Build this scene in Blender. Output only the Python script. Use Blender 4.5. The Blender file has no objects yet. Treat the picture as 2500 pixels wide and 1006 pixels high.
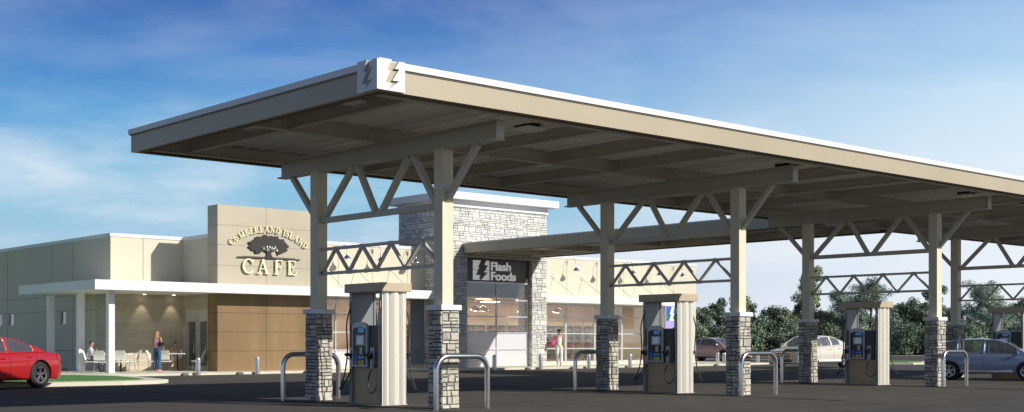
import bpy, bmesh, math, random
from mathutils import Vector, Matrix
R=random.Random(7)
C=bpy.data.collections.new('scene'); bpy.context.scene.collection.children.link(C)
sc=bpy.context.scene
def lin(c): return tuple(((v/255)/12.92 if v/255<=.04045 else ((v/255+.055)/1.055)**2.4) for v in c)
# ---------------------------------------------------------------- materials
def mat(name,col,rough=.6,metal=0,var=.08,scale=3,bump=0,bscale=40,emit=None,estr=1,island=0,spec=.5,coat=0,stretch=None,col2=None):
    m=bpy.data.materials.new(name); m.use_nodes=True; nt=m.node_tree; N=nt.nodes; L=nt.links
    b=N['Principled BSDF']; b.inputs['Roughness'].default_value=rough; b.inputs['Metallic'].default_value=metal
    b.inputs['Specular IOR Level'].default_value=spec; b.inputs['Coat Weight'].default_value=coat; b.inputs['Coat Roughness'].default_value=.06
    tc=N.new('ShaderNodeTexCoord'); mp=N.new('ShaderNodeMapping'); L.new(tc.outputs['Object'],mp.inputs[0])
    if stretch: mp.inputs['Scale'].default_value=stretch
    nz=N.new('ShaderNodeTexNoise'); nz.inputs['Scale'].default_value=scale; nz.inputs['Detail'].default_value=6; L.new(mp.outputs[0],nz.inputs['Vector'])
    rp=N.new('ShaderNodeValToRGB'); rp.color_ramp.elements[0].position=.3; rp.color_ramp.elements[1].position=.7
    c1=[max(0,c*(1-var)) for c in col]; c2=[min(1,c*(1+var)) for c in col] if col2 is None else col2
    rp.color_ramp.elements[0].color=(*c1,1); rp.color_ramp.elements[1].color=(*c2,1)
    L.new(nz.outputs['Fac'],rp.inputs[0]); out=rp.outputs[0]
    if island:
        g=N.new('ShaderNodeNewGeometry'); hs=N.new('ShaderNodeHueSaturation'); mr=N.new('ShaderNodeMapRange')
        mr.inputs['To Min'].default_value=1-island; mr.inputs['To Max'].default_value=1+island
        L.new(g.outputs['Random Per Island'],mr.inputs[0]); oi=N.new('ShaderNodeObjectInfo'); om=N.new('ShaderNodeMapRange'); om.inputs['To Min'].default_value=.72; om.inputs['To Max'].default_value=1.4; L.new(oi.outputs['Random'],om.inputs[0])
        ov=N.new('ShaderNodeMath'); ov.operation='MULTIPLY'; L.new(mr.outputs[0],ov.inputs[0]); L.new(om.outputs[0],ov.inputs[1]); L.new(ov.outputs[0],hs.inputs['Value']); L.new(out,hs.inputs['Color']); out=hs.outputs[0]
    L.new(out,b.inputs['Base Color'])
    if bump:
        n2=N.new('ShaderNodeTexNoise'); n2.inputs['Scale'].default_value=bscale; n2.inputs['Detail'].default_value=8; L.new(mp.outputs[0],n2.inputs['Vector'])
        bp=N.new('ShaderNodeBump'); bp.inputs['Strength'].default_value=bump; bp.inputs['Distance'].default_value=.02
        L.new(n2.outputs['Fac'],bp.inputs['Height']); L.new(bp.outputs[0],b.inputs['Normal'])
    if emit: b.inputs['Emission Color'].default_value=(*emit,1); b.inputs['Emission Strength'].default_value=estr
    return m
def glassmat(name,tint,refl=.12,alpha=.9,dc=(.6,.6,.62)):
    m=bpy.data.materials.new(name); m.use_nodes=True; nt=m.node_tree; N=nt.nodes; L=nt.links; N.clear()
    o=N.new('ShaderNodeOutputMaterial'); mx=N.new('ShaderNodeMixShader'); t=N.new('ShaderNodeBsdfTransparent'); g=N.new('ShaderNodeBsdfGlossy')
    t.inputs[0].default_value=(*tint,1); g.inputs['Roughness'].default_value=.02; g.inputs[0].default_value=(.9,.95,1,1)
    f=N.new('ShaderNodeLayerWeight'); f.inputs[0].default_value=.18; mr=N.new('ShaderNodeMapRange'); mr.inputs['To Min'].default_value=refl; mr.inputs['To Max'].default_value=.6
    L.new(f.outputs['Facing'],mr.inputs[0]); L.new(mr.outputs[0],mx.inputs[0]); L.new(t.outputs[0],mx.inputs[1]); L.new(g.outputs[0],mx.inputs[2])
    d=N.new('ShaderNodeBsdfDiffuse'); d.inputs[0].default_value=(*dc,1); m2=N.new('ShaderNodeMixShader'); m2.inputs[0].default_value=1-alpha
    L.new(mx.outputs[0],m2.inputs[1]); L.new(d.outputs[0],m2.inputs[2]); L.new(m2.outputs[0],o.inputs[0]); return m
def islandramp(name,cols,rough=.8,bump=.4,bscale=25,noise=.35):
    m=mat(name,(.5,.5,.5),rough,bump=bump,bscale=bscale); nt=m.node_tree; N=nt.nodes; L=nt.links; b=N['Principled BSDF']
    g=N.new('ShaderNodeNewGeometry'); r=N.new('ShaderNodeValToRGB'); r.color_ramp.interpolation='CONSTANT'
    E=r.color_ramp.elements; E[0].position=0; E[0].color=(*cols[0],1); E[1].position=1/len(cols); E[1].color=(*cols[1],1)
    for i,c in enumerate(cols[2:]): e=E.new((i+2)/len(cols)); e.color=(*c,1)
    L.new(g.outputs['Random Per Island'],r.inputs[0])
    nz=[n for n in N if n.type=='TEX_NOISE'][0]; nz.inputs['Scale'].default_value=14
    mr=N.new('ShaderNodeMapRange'); mr.inputs['From Min'].default_value=.3; mr.inputs['From Max'].default_value=.7; mr.inputs['To Min'].default_value=1-noise; mr.inputs['To Max'].default_value=1+noise*.6
    L.new(nz.outputs['Fac'],mr.inputs[0]); mx=N.new('ShaderNodeVectorMath'); mx.operation='SCALE'
    L.new(r.outputs[0],mx.inputs[0]); L.new(mr.outputs[0],mx.inputs['Scale']); L.new(mx.outputs[0],b.inputs['Base Color']); return m
M={}
M['beige']=mat('beige_paint',(.62,.57,.45),.7,var=.025,scale=.6,bump=.08,bscale=60)
M['fascia']=mat('tan_fascia',(.43,.375,.27),.42,var=.06,scale=.35,bump=.02,bscale=20)
M['steelpaint']=mat('warm_grey_steel_paint',(.54,.515,.435),.5,var=.03,scale=1.5)
M['shaft']=mat('beige_column_paint',(.70,.645,.50),.5,var=.03,scale=1)
M['deck']=mat('deck_paint',(.88,.85,.78),.5,var=.05,scale=1.2)
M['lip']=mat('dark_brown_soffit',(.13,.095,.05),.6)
M['white']=mat('white_trim',(.72,.73,.74),.45,var=.02,scale=1)
M['whitepaint']=mat('white_metal_paint',(.78,.8,.82),.4,var=.02)
M['awn']=mat('pale_awning_metal',(.76,.78,.77),.4,var=.04,scale=.4)
M['groove']=mat('panel_joint_shadow_gap',(.28,.26,.21),.9)
M['tan']=mat('tan_metal_panel',(.43,.385,.295),.45,.15,var=.07,scale=.5)
M['bronze']=mat('bronze_metal_panel',(.29,.195,.10),.34,.35,var=.16,scale=1.1,stretch=(1,1,.25))
M['bronzej']=mat('bronze_joint',(.10,.07,.04),.8)
M['wood']=None
M['capw']=mat('white_pier_cap',(.78,.8,.82),.6,bump=.05)
M['stone']=islandramp('ledge_stone',[(.50,.47,.41),(.60,.57,.49),(.42,.40,.37),(.66,.62,.53),(.54,.51,.46),(.36,.355,.34),(.58,.53,.44)],.85,.9,30)
M['tstone']=islandramp('tower_stone',[(.66,.65,.61),(.74,.72,.67),(.60,.60,.59),(.76,.74,.69),(.68,.64,.58),(.52,.52,.52),(.72,.70,.66),(.70,.69,.65)],.85,.9,16)
M['mortar']=mat('dark_mortar',(.075,.07,.065),.95)
M['tmortar']=mat('grey_mortar',(.10,.10,.10),.95)
M['steel']=mat('brushed_steel',(.84,.80,.71),.3,.35,var=.02,scale=2)
M['bright']=mat('galvanised_pipe',(.62,.63,.65),.3,.9,var=.05,scale=6)
M['pipe']=mat('stainless_pipe',(.66,.66,.66),.22,1,var=.04,scale=5)
M['pframe']=mat('grey_pump_frame',(.24,.26,.28),.4,.4)
M['pdark']=mat('dark_pump_panel',(.05,.055,.062),.4)
M['pblack']=mat('black_plastic',(.010,.010,.012),.35)
M['plight']=mat('light_grey_bezel',(.46,.48,.50),.35,.2)
M['pbronze']=mat('pump_bronze_panel',(.46,.34,.20),.4,.15,var=.1,scale=2)
M['pcap']=mat('pump_tan_cap',(.50,.41,.29),.5,.1,var=.05,scale=2)
M['rubber']=mat('black_rubber',(.028,.028,.03),.5)
M['screenb']=mat('blue_screen',(.05,.2,.42),.2,emit=(.06,.28,.6),estr=.18)
M['screenw']=mat('pale_screen',(.4,.5,.6),.2,emit=(.4,.55,.75),estr=.15,var=.5,scale=30)
M['yellow']=mat('yellow_keys',(.62,.6,.22),.5)
M['orange']=mat('orange_key',(.7,.3,.05),.5)
M['blue']=mat('blue_card',(.03,.12,.5),.5)
M['alu']=mat('window_aluminium',(.62,.64,.64),.4,.5)
M['glass']=glassmat('storefront_glass',(.90,.91,.90),.05,.975)
M['frost']=glassmat('frosted_glass',(.86,.87,.9),.04,.42,(.85,.85,.88))
M['cglass']=glassmat('car_glass',(.42,.5,.47),.10)
M['siding']=mat('grey_siding',(.27,.30,.32),.6)
M['letter']=mat('cream_letters',(.80,.75,.50),.5)
M['treeblk']=mat('black_sign_metal',(.012,.012,.010),.6)
M['signw']=mat('pale_sign_letters',(.9,.9,.88),.5,emit=(1,1,1),estr=.22)  # slight glow added so letters and emblem stay bright in the canopy shade
M['signbg']=mat('brown_sign_board',(.085,.07,.05),.35,col2=(.12,.10,.09))
M['asph']=None
M['joint']=mat('dark_pavement_joint',(.012,.012,.012),.9)
M['conc']=mat('pale_concrete',(.62,.59,.48),.85,var=.07,scale=1.2,bump=.1)
M['blk']=mat('dark_concrete',(.13,.14,.15),.8)
M['inwall']=mat('interior_wall',(.60,.45,.31),.7)
M['infloor']=mat('interior_floor',(.4,.36,.3),.4)
M['lampglow']=mat('lamp_glow',(1,.9,.75),.5,emit=(1,.85,.62),estr=9)
M['ceilglow']=mat('ceiling_fill_glow',(1,.95,.85),.5,emit=(1,.8,.58),estr=26)
M['cooler']=mat('cooler_cabinet',(.42,.37,.29),.5)
M['prod']=islandramp('packaged_goods',[(.36,.04,.04),(.35,.28,.24),(.05,.17,.07),(.38,.10,.07),(.3,.28,.25),(.07,.13,.08),(.22,.06,.05)],.5,0,10,.2)
M['lens']=mat('light_lens',(.93,.93,.93),.4)
M['hair1']=mat('blond_hair',(.30,.2,.10),.6,var=.4,scale=20)
M['hair2']=mat('dark_hair',(.012,.010,.010),.5)
M['skin']=mat('skin',(.56,.32,.22),.55); M['skin2']=mat('tanned_skin',(.47,.24,.14),.55)
M['pink']=mat('pink_cotton',(.75,.36,.55),.8); M['jean']=mat('blue_denim',(.035,.10,.20),.85,var=.25,scale=8)
M['shirt']=mat('pale_grey_shirt',(.5,.52,.6),.8,var=.15,scale=12); M['jeand']=mat('dark_denim',(.03,.05,.11),.85,var=.2,scale=8)
M['floral']=mat('floral_dress',(.62,.42,.38),.8,var=.3,scale=14,col2=(.75,.7,.7)); M['wskirt']=mat('white_cloth',(.8,.79,.77),.8)
M['cap']=mat('black_cap',(.015,.015,.018),.7); M['bagpink']=mat('pink_bag',(.75,.06,.30),.5); M['bagblk']=mat('black_bag',(.012,.016,.025),.4)
M['chairw']=mat('white_chair_shell',(.88,.88,.82),.4); M['chairf']=mat('chair_frame_metal',(.35,.35,.34),.35,.8)
M['tyre']=mat('tyre_rubber',(.014,.014,.015),.7); M['rim']=mat('alloy_rim',(.55,.56,.58),.3,.9); M['rimd']=mat('dull_alloy_rim',(.28,.27,.27),.35,.8)
M['chrome']=mat('chrome',(.8,.8,.8),.12,1); M['redlamp']=mat('red_lamp',(.35,.01,.01),.2); M['headl']=mat('headlamp',(.75,.77,.8),.12,.3)
M['seat']=mat('beige_seat',(.52,.46,.36),.7); M['seatd']=mat('dark_seat',(.05,.05,.05),.7)
M['leaf1']=mat('dark_green_leaves',(.16,.215,.15),.85,island=.5,var=.25,scale=.35,spec=.2)
M['leaf2']=mat('olive_green_leaves',(.22,.265,.165),.85,island=.5,var=.25,scale=.35,spec=.2)
M['leaf3']=mat('blue_green_needles',(.19,.25,.20),.85,island=.5,var=.25,scale=.35,spec=.2)
M['bark']=mat('bark',(.13,.10,.075),.9,bump=.5,bscale=12)
M['grass']=mat('green_turf',(.085,.22,.045),.9,var=.25,scale=9,bump=.6,bscale=60)
M['earth']=mat('dry_earth',(.15,.12,.09),.95,var=.2,scale=.2)
M['purple']=mat('lilac_panel',(.40,.34,.68),.5); M['sblue']=mat('blue_sign_panel',(.03,.12,.42),.4); M['sgreen']=mat('green_sign_panel',(.02,.20,.07),.4)
def woodmat():
    m=mat('wood_look_tile',(.36,.325,.265),.55,var=.1); nt=m.node_tree; N=nt.nodes; L=nt.links; b=N['Principled BSDF']
    tc=N.new('ShaderNodeTexCoord'); sp=N.new('ShaderNodeSeparateXYZ'); L.new(tc.outputs['Object'],sp.inputs[0])
    ad=N.new('ShaderNodeMath'); ad.operation='ADD'; L.new(sp.outputs[0],ad.inputs[0]); L.new(sp.outputs[1],ad.inputs[1])
    cb=N.new('ShaderNodeCombineXYZ'); L.new(ad.outputs[0],cb.inputs[0]); L.new(sp.outputs[2],cb.inputs[1])
    br=N.new('ShaderNodeTexBrick'); L.new(cb.outputs[0],br.inputs['Vector']); br.inputs['Scale'].default_value=1
    br.inputs['Brick Width'].default_value=1.2; br.inputs['Row Height'].default_value=.16; br.inputs['Mortar Size'].default_value=.005
    br.inputs['Color1'].default_value=(.43,.38,.295,1); br.inputs['Color2'].default_value=(.52,.465,.365,1); br.inputs['Mortar'].default_value=(.33,.29,.225,1)
    mp=N.new('ShaderNodeMapping'); mp.inputs['Scale'].default_value=(1.2,30,1); L.new(cb.outputs[0],mp.inputs[0])
    nz=N.new('ShaderNodeTexNoise'); nz.inputs['Scale'].default_value=1.5; nz.inputs['Detail'].default_value=5; L.new(mp.outputs[0],nz.inputs['Vector'])
    mr=N.new('ShaderNodeMapRange'); mr.inputs['To Min'].default_value=.78; mr.inputs['To Max'].default_value=1.22; L.new(nz.outputs['Fac'],mr.inputs[0])
    mx=N.new('ShaderNodeVectorMath'); mx.operation='SCALE'; L.new(br.outputs['Color'],mx.inputs[0]); L.new(mr.outputs[0],mx.inputs['Scale']); L.new(mx.outputs[0],b.inputs['Base Color']); return m
M['wood']=woodmat()
def asphmat():
    m=mat('asphalt',(.080,.073,.065),.9,var=.12,scale=.25,bump=.5,bscale=45,spec=.25); nt=m.node_tree; N=nt.nodes; L=nt.links; b=N['Principled BSDF']
    src=b.inputs['Base Color'].links[0].from_socket
    nz=N.new('ShaderNodeTexNoise'); nz.inputs['Scale'].default_value=25; nz.inputs['Detail'].default_value=6
    tc=N.new('ShaderNodeTexCoord'); L.new(tc.outputs['Object'],nz.inputs['Vector'])
    mr=N.new('ShaderNodeMapRange'); mr.inputs['From Min'].default_value=.3; mr.inputs['From Max'].default_value=.7; mr.inputs['To Min'].default_value=.75; mr.inputs['To Max'].default_value=1.25; L.new(nz.outputs['Fac'],mr.inputs[0])
    mp=N.new('ShaderNodeMapping'); mp.inputs['Scale'].default_value=(.15,1.6,1); L.new(tc.outputs['Object'],mp.inputs[0]); mp.inputs['Rotation'].default_value=(0,0,.5)
    n3=N.new('ShaderNodeTexNoise'); n3.inputs['Scale'].default_value=.8; n3.inputs['Detail'].default_value=4; L.new(mp.outputs[0],n3.inputs['Vector'])
    m3=N.new('ShaderNodeMapRange'); m3.inputs['From Min'].default_value=.35; m3.inputs['From Max'].default_value=.65; m3.inputs['To Min'].default_value=.88; m3.inputs['To Max'].default_value=1.12; L.new(n3.outputs['Fac'],m3.inputs[0])
    pr=N.new('ShaderNodeMath'); pr.operation='MULTIPLY'; L.new(mr.outputs[0],pr.inputs[0]); L.new(m3.outputs[0],pr.inputs[1])
    n4=N.new('ShaderNodeTexNoise'); n4.inputs['Scale'].default_value=.55; n4.inputs['Detail'].default_value=7; n4.inputs['Roughness'].default_value=.7; L.new(tc.outputs['Object'],n4.inputs['Vector'])
    m4=N.new('ShaderNodeMapRange'); m4.inputs['From Min'].default_value=.56; m4.inputs['From Max'].default_value=.66; m4.inputs['To Min'].default_value=1; m4.inputs['To Max'].default_value=.72; L.new(n4.outputs['Fac'],m4.inputs[0])
    v5=N.new('ShaderNodeTexVoronoi'); v5.inputs['Scale'].default_value=.8; L.new(tc.outputs['Object'],v5.inputs['Vector'])
    m5=N.new('ShaderNodeMapRange'); m5.inputs['From Min'].default_value=.05; m5.inputs['From Max'].default_value=.14; m5.inputs['To Min'].default_value=.6; m5.inputs['To Max'].default_value=1; L.new(v5.outputs['Distance'],m5.inputs[0])
    p4=N.new('ShaderNodeMath'); p4.operation='MULTIPLY'; L.new(m4.outputs[0],p4.inputs[0]); L.new(m5.outputs[0],p4.inputs[1])
    p6=N.new('ShaderNodeMath'); p6.operation='MULTIPLY'; L.new(pr.outputs[0],p6.inputs[0]); L.new(p4.outputs[0],p6.inputs[1]); pr=p6
    mx=N.new('ShaderNodeVectorMath'); mx.operation='SCALE'; L.new(src,mx.inputs[0]); L.new(pr.outputs[0],mx.inputs['Scale']); L.new(mx.outputs[0],b.inputs['Base Color']); return m
M['asph']=asphmat()
def carpaint(name,c,metal=.3): return mat(name,c,.35,metal,var=.02,coat=1)
# ---------------------------------------------------------------- mesh builder
class MB:
    def __init__(s): s.v=[]; s.f=[]; s.m=[]; s.mats=[]; s.mi=0
    def use(s,m):
        if m not in s.mats: s.mats.append(m)
        s.mi=s.mats.index(m); return s
    def add(s,vs,fs):
        o=len(s.v); s.v+= [tuple(v) for v in vs]
        for f in fs: s.f.append([o+i for i in f]); s.m.append(s.mi)
        return s
    def box(s,x0,x1,y0,y1,z0,z1):
        return s.add([(x,y,z) for z in (z0,z1) for y in (y0,y1) for x in (x0,x1)],[(0,2,3,1),(4,5,7,6),(0,1,5,4),(2,6,7,3),(0,4,6,2),(1,3,7,5)])
    def bar(s,p,q,w,h,up=(0,0,1)):
        p=Vector(p); q=Vector(q); d=(q-p).normalized(); u=Vector(up)
        a=d.cross(u)
        if a.length<1e-4: a=d.cross(Vector((1,0,0)))
        a.normalize(); b=a.cross(d).normalized(); a=a*w/2; b=b*h/2
        return s.add([p-a-b,p+a-b,p+a+b,p-a+b,q-a-b,q+a-b,q+a+b,q-a+b],[(0,3,2,1),(4,5,6,7),(0,1,5,4),(1,2,6,5),(2,3,7,6),(3,0,4,7)])
    def tube(s,pts,r,n=10,cap=True):
        pts=[Vector(p) for p in pts]; k=len(pts); rs=r if isinstance(r,(list,tuple)) else [r]*k; rings=[]
        prev=None
        for i,p in enumerate(pts):
            d=(pts[min(i+1,k-1)]-pts[max(i-1,0)]).normalized()
            if prev is None:
                a=d.cross(Vector((0,0,1)))
                if a.length<1e-3: a=d.cross(Vector((0,1,0)))
            else: a=prev-d*prev.dot(d)
            a.normalize(); prev=a; b=d.cross(a)
            rings.append([p+a*rs[i]*math.cos(2*math.pi*j/n)+b*rs[i]*math.sin(2*math.pi*j/n) for j in range(n)])
        vs=[v for rg in rings for v in rg]; fs=[(i*n+j,i*n+(j+1)%n,(i+1)*n+(j+1)%n,(i+1)*n+j) for i in range(k-1) for j in range(n)]
        if cap: fs+= [tuple(range(n))[::-1],tuple((k-1)*n+j for j in range(n))]
        return s.add(vs,fs)
    def lathe(s,prof,c=(0,0,0),n=24,axis='z'):
        vs=[];k=len(prof)
        for r,z in prof:
            for j in range(n):
                a=2*math.pi*j/n; x,y=r*math.cos(a),r*math.sin(a)
                p=(x,y,z) if axis=='z' else (x,z,y)
                vs.append((c[0]+p[0],c[1]+p[1],c[2]+p[2]))
        fs=[(i*n+j,i*n+(j+1)%n,(i+1)*n+(j+1)%n,(i+1)*n+j) for i in range(k-1) for j in range(n)]
        return s.add(vs,fs)
    def prism(s,poly,fn,d0,d1):   # poly of 2D pts; fn(u,v,d)->xyz
        n=len(poly); vs=[fn(u,v,d0) for u,v in poly]+[fn(u,v,d1) for u,v in poly]
        fs=[tuple(range(n)),tuple(range(2*n-1,n-1,-1))]+[(i,n+i,n+(i+1)%n,(i+1)%n) for i in range(n)]
        return s.add(vs,fs)
    def xf(s,mtx,start=0):
        for i in range(start,len(s.v)): s.v[i]=tuple(mtx@Vector(s.v[i]))
        return s
    def build(s,name,parent=None,smooth=False,bevel=0,angle=35,recalc=True):
        me=bpy.data.meshes.new(name); me.from_pydata(s.v,[],s.f)
        for m in s.mats: me.materials.append(M[m] if isinstance(m,str) else m)
        me.polygons.foreach_set('material_index',s.m)
        if recalc:
            bm=bmesh.new(); bm.from_mesh(me); bmesh.ops.recalc_face_normals(bm,faces=bm.faces); bm.to_mesh(me); bm.free()
        if smooth:
            me.polygons.foreach_set('use_smooth',[True]*len(me.polygons)); me.set_sharp_from_angle(angle=math.radians(angle))
        me.update(); o=bpy.data.objects.new(name,me); C.objects.link(o)
        if parent: o.parent=parent
        if bevel:
            b=o.modifiers.new('bevel','BEVEL'); b.width=bevel; b.segments=2; b.limit_method='ANGLE'; b.angle_limit=math.radians(40)
        return o
def thing(name,label,cat,loc=(0,0,0),rz=0,group=None):
    o=bpy.data.objects.new(name,None); C.objects.link(o); o.location=loc; o.rotation_euler=(0,0,rz); o.empty_display_size=.2
    return tag(o,label,cat,group)
def tag(o,label,cat,group=None,kind=None):
    o['label']=label; o['category']=cat
    if group: o['group']=group
    if kind: o['kind']=kind
    return o
def struct(o,kind='structure'): o['kind']=kind; return o
def kids(o): return [c for c in C.objects if c.parent==o]
def dup(o,loc=None,rz=None,label=None,parent=None):
    c=o.copy(); C.objects.link(c)
    if parent: c.parent=parent
    if loc is not None: c.location=loc
    if rz is not None: c.rotation_euler=(0,0,rz)
    if label: c['label']=label
    for k in kids(o): dup(k,parent=c)
    return c
def stones(mb,core,o,u,n,w,h,hs,ws,seed,depth=.03,gap=.004):
    """ledge stones on a face: o lower corner, u unit along width, n outward normal"""
    r=random.Random(seed); o=Vector(o);u=Vector(u);n=Vector(n); z=0
    def st(a0,a1,b0,b1):
        a0+=gap;a1-=gap;b0+=gap;b1-=gap
        if a1-a0<.012 or b1-b0<.012: return
        d=depth*r.uniform(.35,1); c=min(.012,(a1-a0)/4,(b1-b0)/4); j=lambda:r.uniform(-.5,.5)*c
        P=lambda a,b,dd:o+u*a+Vector((0,0,b))+n*dd
        vs=[P(a0,b0,-.01),P(a1,b0,-.01),P(a1,b1,-.01),P(a0,b1,-.01)]
        am=(a0+a1)/2+r.uniform(-.2,.2)*(a1-a0); 
        vs+=[P(a0+c,b0+c+j(),d+j()),P(am,b0+c,d+j()),P(a1-c,b0+c+j(),d+j()),P(a1-c,b1-c+j(),d+j()),P(am,b1-c,d+j()),P(a0+c,b1-c+j(),d+j())]
        mb.add(vs,[(0,1,6,5,4),(1,2,7,6),(2,3,9,8,7),(3,0,4,9),(4,5,8,9),(5,6,7,8)])
    while z<h-1e-3:
        rh=r.choice(hs); 
        if z+rh>h-.05: rh=h-z
        a=0
        while a<w-1e-3:
            sw=r.uniform(*ws)*(1.0 if rh<.12 else .85)
            if a+sw>w-ws[0]*.7: sw=w-a
            if rh>.13 and r.random()<.5:
                m=r.uniform(.35,.65)*rh
                if sw>.3 and r.random()<.5:
                    k=r.uniform(.4,.6)*sw; st(a,a+k,z,z+m); st(a+k,a+sw,z,z+m); st(a,a+sw,z+m,z+rh)
                else: st(a,a+sw,z,z+m); st(a,a+sw,z+m,z+rh)
            else: st(a,a+sw,z,z+rh)
            a+=sw
        z+=rh
# ---------------------------------------------------------------- camera, sky, sun
YAW=.7286; sY,cY=math.sin(YAW),math.cos(YAW)
cam=bpy.data.cameras.new('camera'); co=bpy.data.objects.new('camera',cam); C.objects.link(co)
cam.sensor_width=36; cam.lens=3083.45/2500*36; cam.clip_end=3000; cam.clip_start=.2
cam.shift_y=(834.09-503)/2500
co.location=(-16.263,-20.401,1.4); co.rotation_euler=(math.pi/2,0,-math.atan2(sY,cY)); sc.camera=co
SUN=Vector((.44,-1,.62)).normalized()
sl=bpy.data.lights.new('sun','SUN'); sl.energy=5.0; sl.angle=math.radians(.5); sl.color=(1,.95,.85)
so=bpy.data.objects.new('sun',sl); C.objects.link(so); so.rotation_euler=(-SUN).to_track_quat('-Z','Y').to_euler(); so.location=(0,-30,30)
def world():
    w=bpy.data.worlds.new('World'); sc.world=w; w.use_nodes=True; nt=w.node_tree; N=nt.nodes; L=nt.links
    bg=N['Background']; bg.inputs[1].default_value=.07
    sky=N.new('ShaderNodeTexSky'); sky.sky_type='NISHITA'; sky.sun_disc=False; sky.sun_elevation=math.asin(SUN.z); sky.sun_rotation=math.atan2(SUN.x,SUN.y)
    tc=N.new('ShaderNodeTexCoord'); nrm=N.new('ShaderNodeVectorMath'); nrm.operation='NORMALIZE'; L.new(tc.outputs['Generated'],nrm.inputs[0])
    sp=N.new('ShaderNodeSeparateXYZ'); L.new(nrm.outputs[0],sp.inputs[0])
    dt=N.new('ShaderNodeVectorMath'); dt.operation='DOT_PRODUCT'; L.new(nrm.outputs[0],dt.inputs[0]); dt.inputs[1].default_value=(cY,-sY,0)
    n0=N.new('ShaderNodeTexNoise'); n0.inputs['Scale'].default_value=2.2; n0.inputs['Detail'].default_value=5; m0=N.new('ShaderNodeMapping'); m0.inputs['Scale'].default_value=(1,1,5); L.new(nrm.outputs[0],m0.inputs[0]); L.new(m0.outputs[0],n0.inputs['Vector'])
    e0=N.new('ShaderNodeMath'); e0.operation='MULTIPLY_ADD'; e0.inputs[1].default_value=.07; e0.inputs[2].default_value=-.040; L.new(n0.outputs['Fac'],e0.inputs[0])
    zz=N.new('ShaderNodeMath'); zz.operation='ADD'; L.new(e0.outputs[0],zz.inputs[0]); L.new(sp.outputs[2],zz.inputs[1])
    def ramp(pts):
        r=N.new('ShaderNodeValToRGB'); E=r.color_ramp.elements
        for i,(p,c) in enumerate(pts):
            e=E[i] if i<2 else E.new(p); e.position=p; e.color=(*lin(c),1)
        L.new(zz.outputs[0],r.inputs[0]); return r.outputs[0]
    Lr=ramp([(0,(214,220,234)),(.05,(190,208,230)),(.085,(150,198,224)),(.125,(126,188,224)),(.165,(98,166,218)),(.21,(66,132,202)),(.27,(40,92,172)),(.45,(24,52,125))])
    Rr=ramp([(0,(240,246,252)),(.08,(232,242,253)),(.13,(222,238,250)),(.18,(202,228,248)),(.215,(160,204,240)),(.26,(100,160,222)),(.45,(34,70,150))])
    def mix(fac,a,b):
        m=N.new('ShaderNodeMix'); m.data_type='RGBA'; 
        if isinstance(fac,float): m.inputs[0].default_value=fac
        else: L.new(fac,m.inputs[0])
        L.new(a,m.inputs[6]) if not isinstance(a,tuple) else setattr(m.inputs[6],'default_value',a)
        L.new(b,m.inputs[7]) if not isinstance(b,tuple) else setattr(m.inputs[7],'default_value',b)
        return m.outputs[2]
    mr=N.new('ShaderNodeMapRange'); mr.interpolation_type='SMOOTHSTEP'; mr.inputs['From Min'].default_value=-.06; mr.inputs['From Max'].default_value=.42; L.new(dt.outputs['Value'],mr.inputs[0])
    g=mix(mr.outputs[0],Lr,Rr)
    # cirrus: stretched noise
    cb=N.new('ShaderNodeCombineXYZ'); L.new(dt.outputs['Value'],cb.inputs[0])
    ml=N.new('ShaderNodeMath'); ml.operation='MULTIPLY'; ml.inputs[1].default_value=3.2; L.new(sp.outputs[2],ml.inputs[0]); L.new(ml.outputs[0],cb.inputs[1]); L.new(sp.outputs[1],cb.inputs[2])
    mp=N.new('ShaderNodeMapping'); mp.inputs['Rotation'].default_value=(0,0,.38); mp.inputs['Scale'].default_value=(1.8,2.2,1); mp.inputs['Location'].default_value=(5.5,2.2,0); L.new(cb.outputs[0],mp.inputs[0])
    nz=N.new('ShaderNodeTexNoise'); nz.inputs['Scale'].default_value=1.7; nz.inputs['Detail'].default_value=9; nz.inputs['Roughness'].default_value=.56; nz.inputs['Distortion'].default_value=.35; L.new(mp.outputs[0],nz.inputs['Vector'])
    cr=N.new('ShaderNodeMapRange'); cr.interpolation_type='SMOOTHSTEP'; cr.inputs['From Min'].default_value=.38; cr.inputs['From Max'].default_value=.68; cr.inputs['To Max'].default_value=.85; L.new(nz.outputs['Fac'],cr.inputs[0])
    # fewer clouds high on the left
    hr=N.new('ShaderNodeMapRange'); hr.inputs['From Min'].default_value=.12; hr.inputs['From Max'].default_value=.19; hr.inputs['To Min'].default_value=1; hr.inputs['To Max'].default_value=.22; L.new(sp.outputs[2],hr.inputs[0])
    pr=N.new('ShaderNodeMath'); pr.operation='MULTIPLY'; L.new(cr.outputs[0],pr.inputs[0]); L.new(hr.outputs[0],pr.inputs[1])
    g=mix(pr.outputs[0],g,(*lin((236,242,249)),1))
    # dark ground half so that undersides stay dark
    sc10=N.new('ShaderNodeVectorMath'); sc10.operation='SCALE'; sc10.inputs['Scale'].default_value=14.3; L.new(g,sc10.inputs[0])
    up=N.new('ShaderNodeMapRange'); up.interpolation_type='SMOOTHSTEP'; up.inputs['From Min'].default_value=.34; up.inputs['From Max'].default_value=.7; L.new(sp.outputs[2],up.inputs[0])
    # sky dimmed behind the camera to keep the shaded walls darker
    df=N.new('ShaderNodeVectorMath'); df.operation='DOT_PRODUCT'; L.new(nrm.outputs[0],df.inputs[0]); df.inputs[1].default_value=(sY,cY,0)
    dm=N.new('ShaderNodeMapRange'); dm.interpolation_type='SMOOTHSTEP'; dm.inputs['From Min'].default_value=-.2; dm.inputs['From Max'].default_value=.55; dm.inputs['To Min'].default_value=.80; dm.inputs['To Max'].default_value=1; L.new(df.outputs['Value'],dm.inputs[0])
    s2=N.new('ShaderNodeVectorMath'); s2.operation='SCALE'; L.new(sc10.outputs[0],s2.inputs[0]); L.new(dm.outputs[0],s2.inputs['Scale'])
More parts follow.
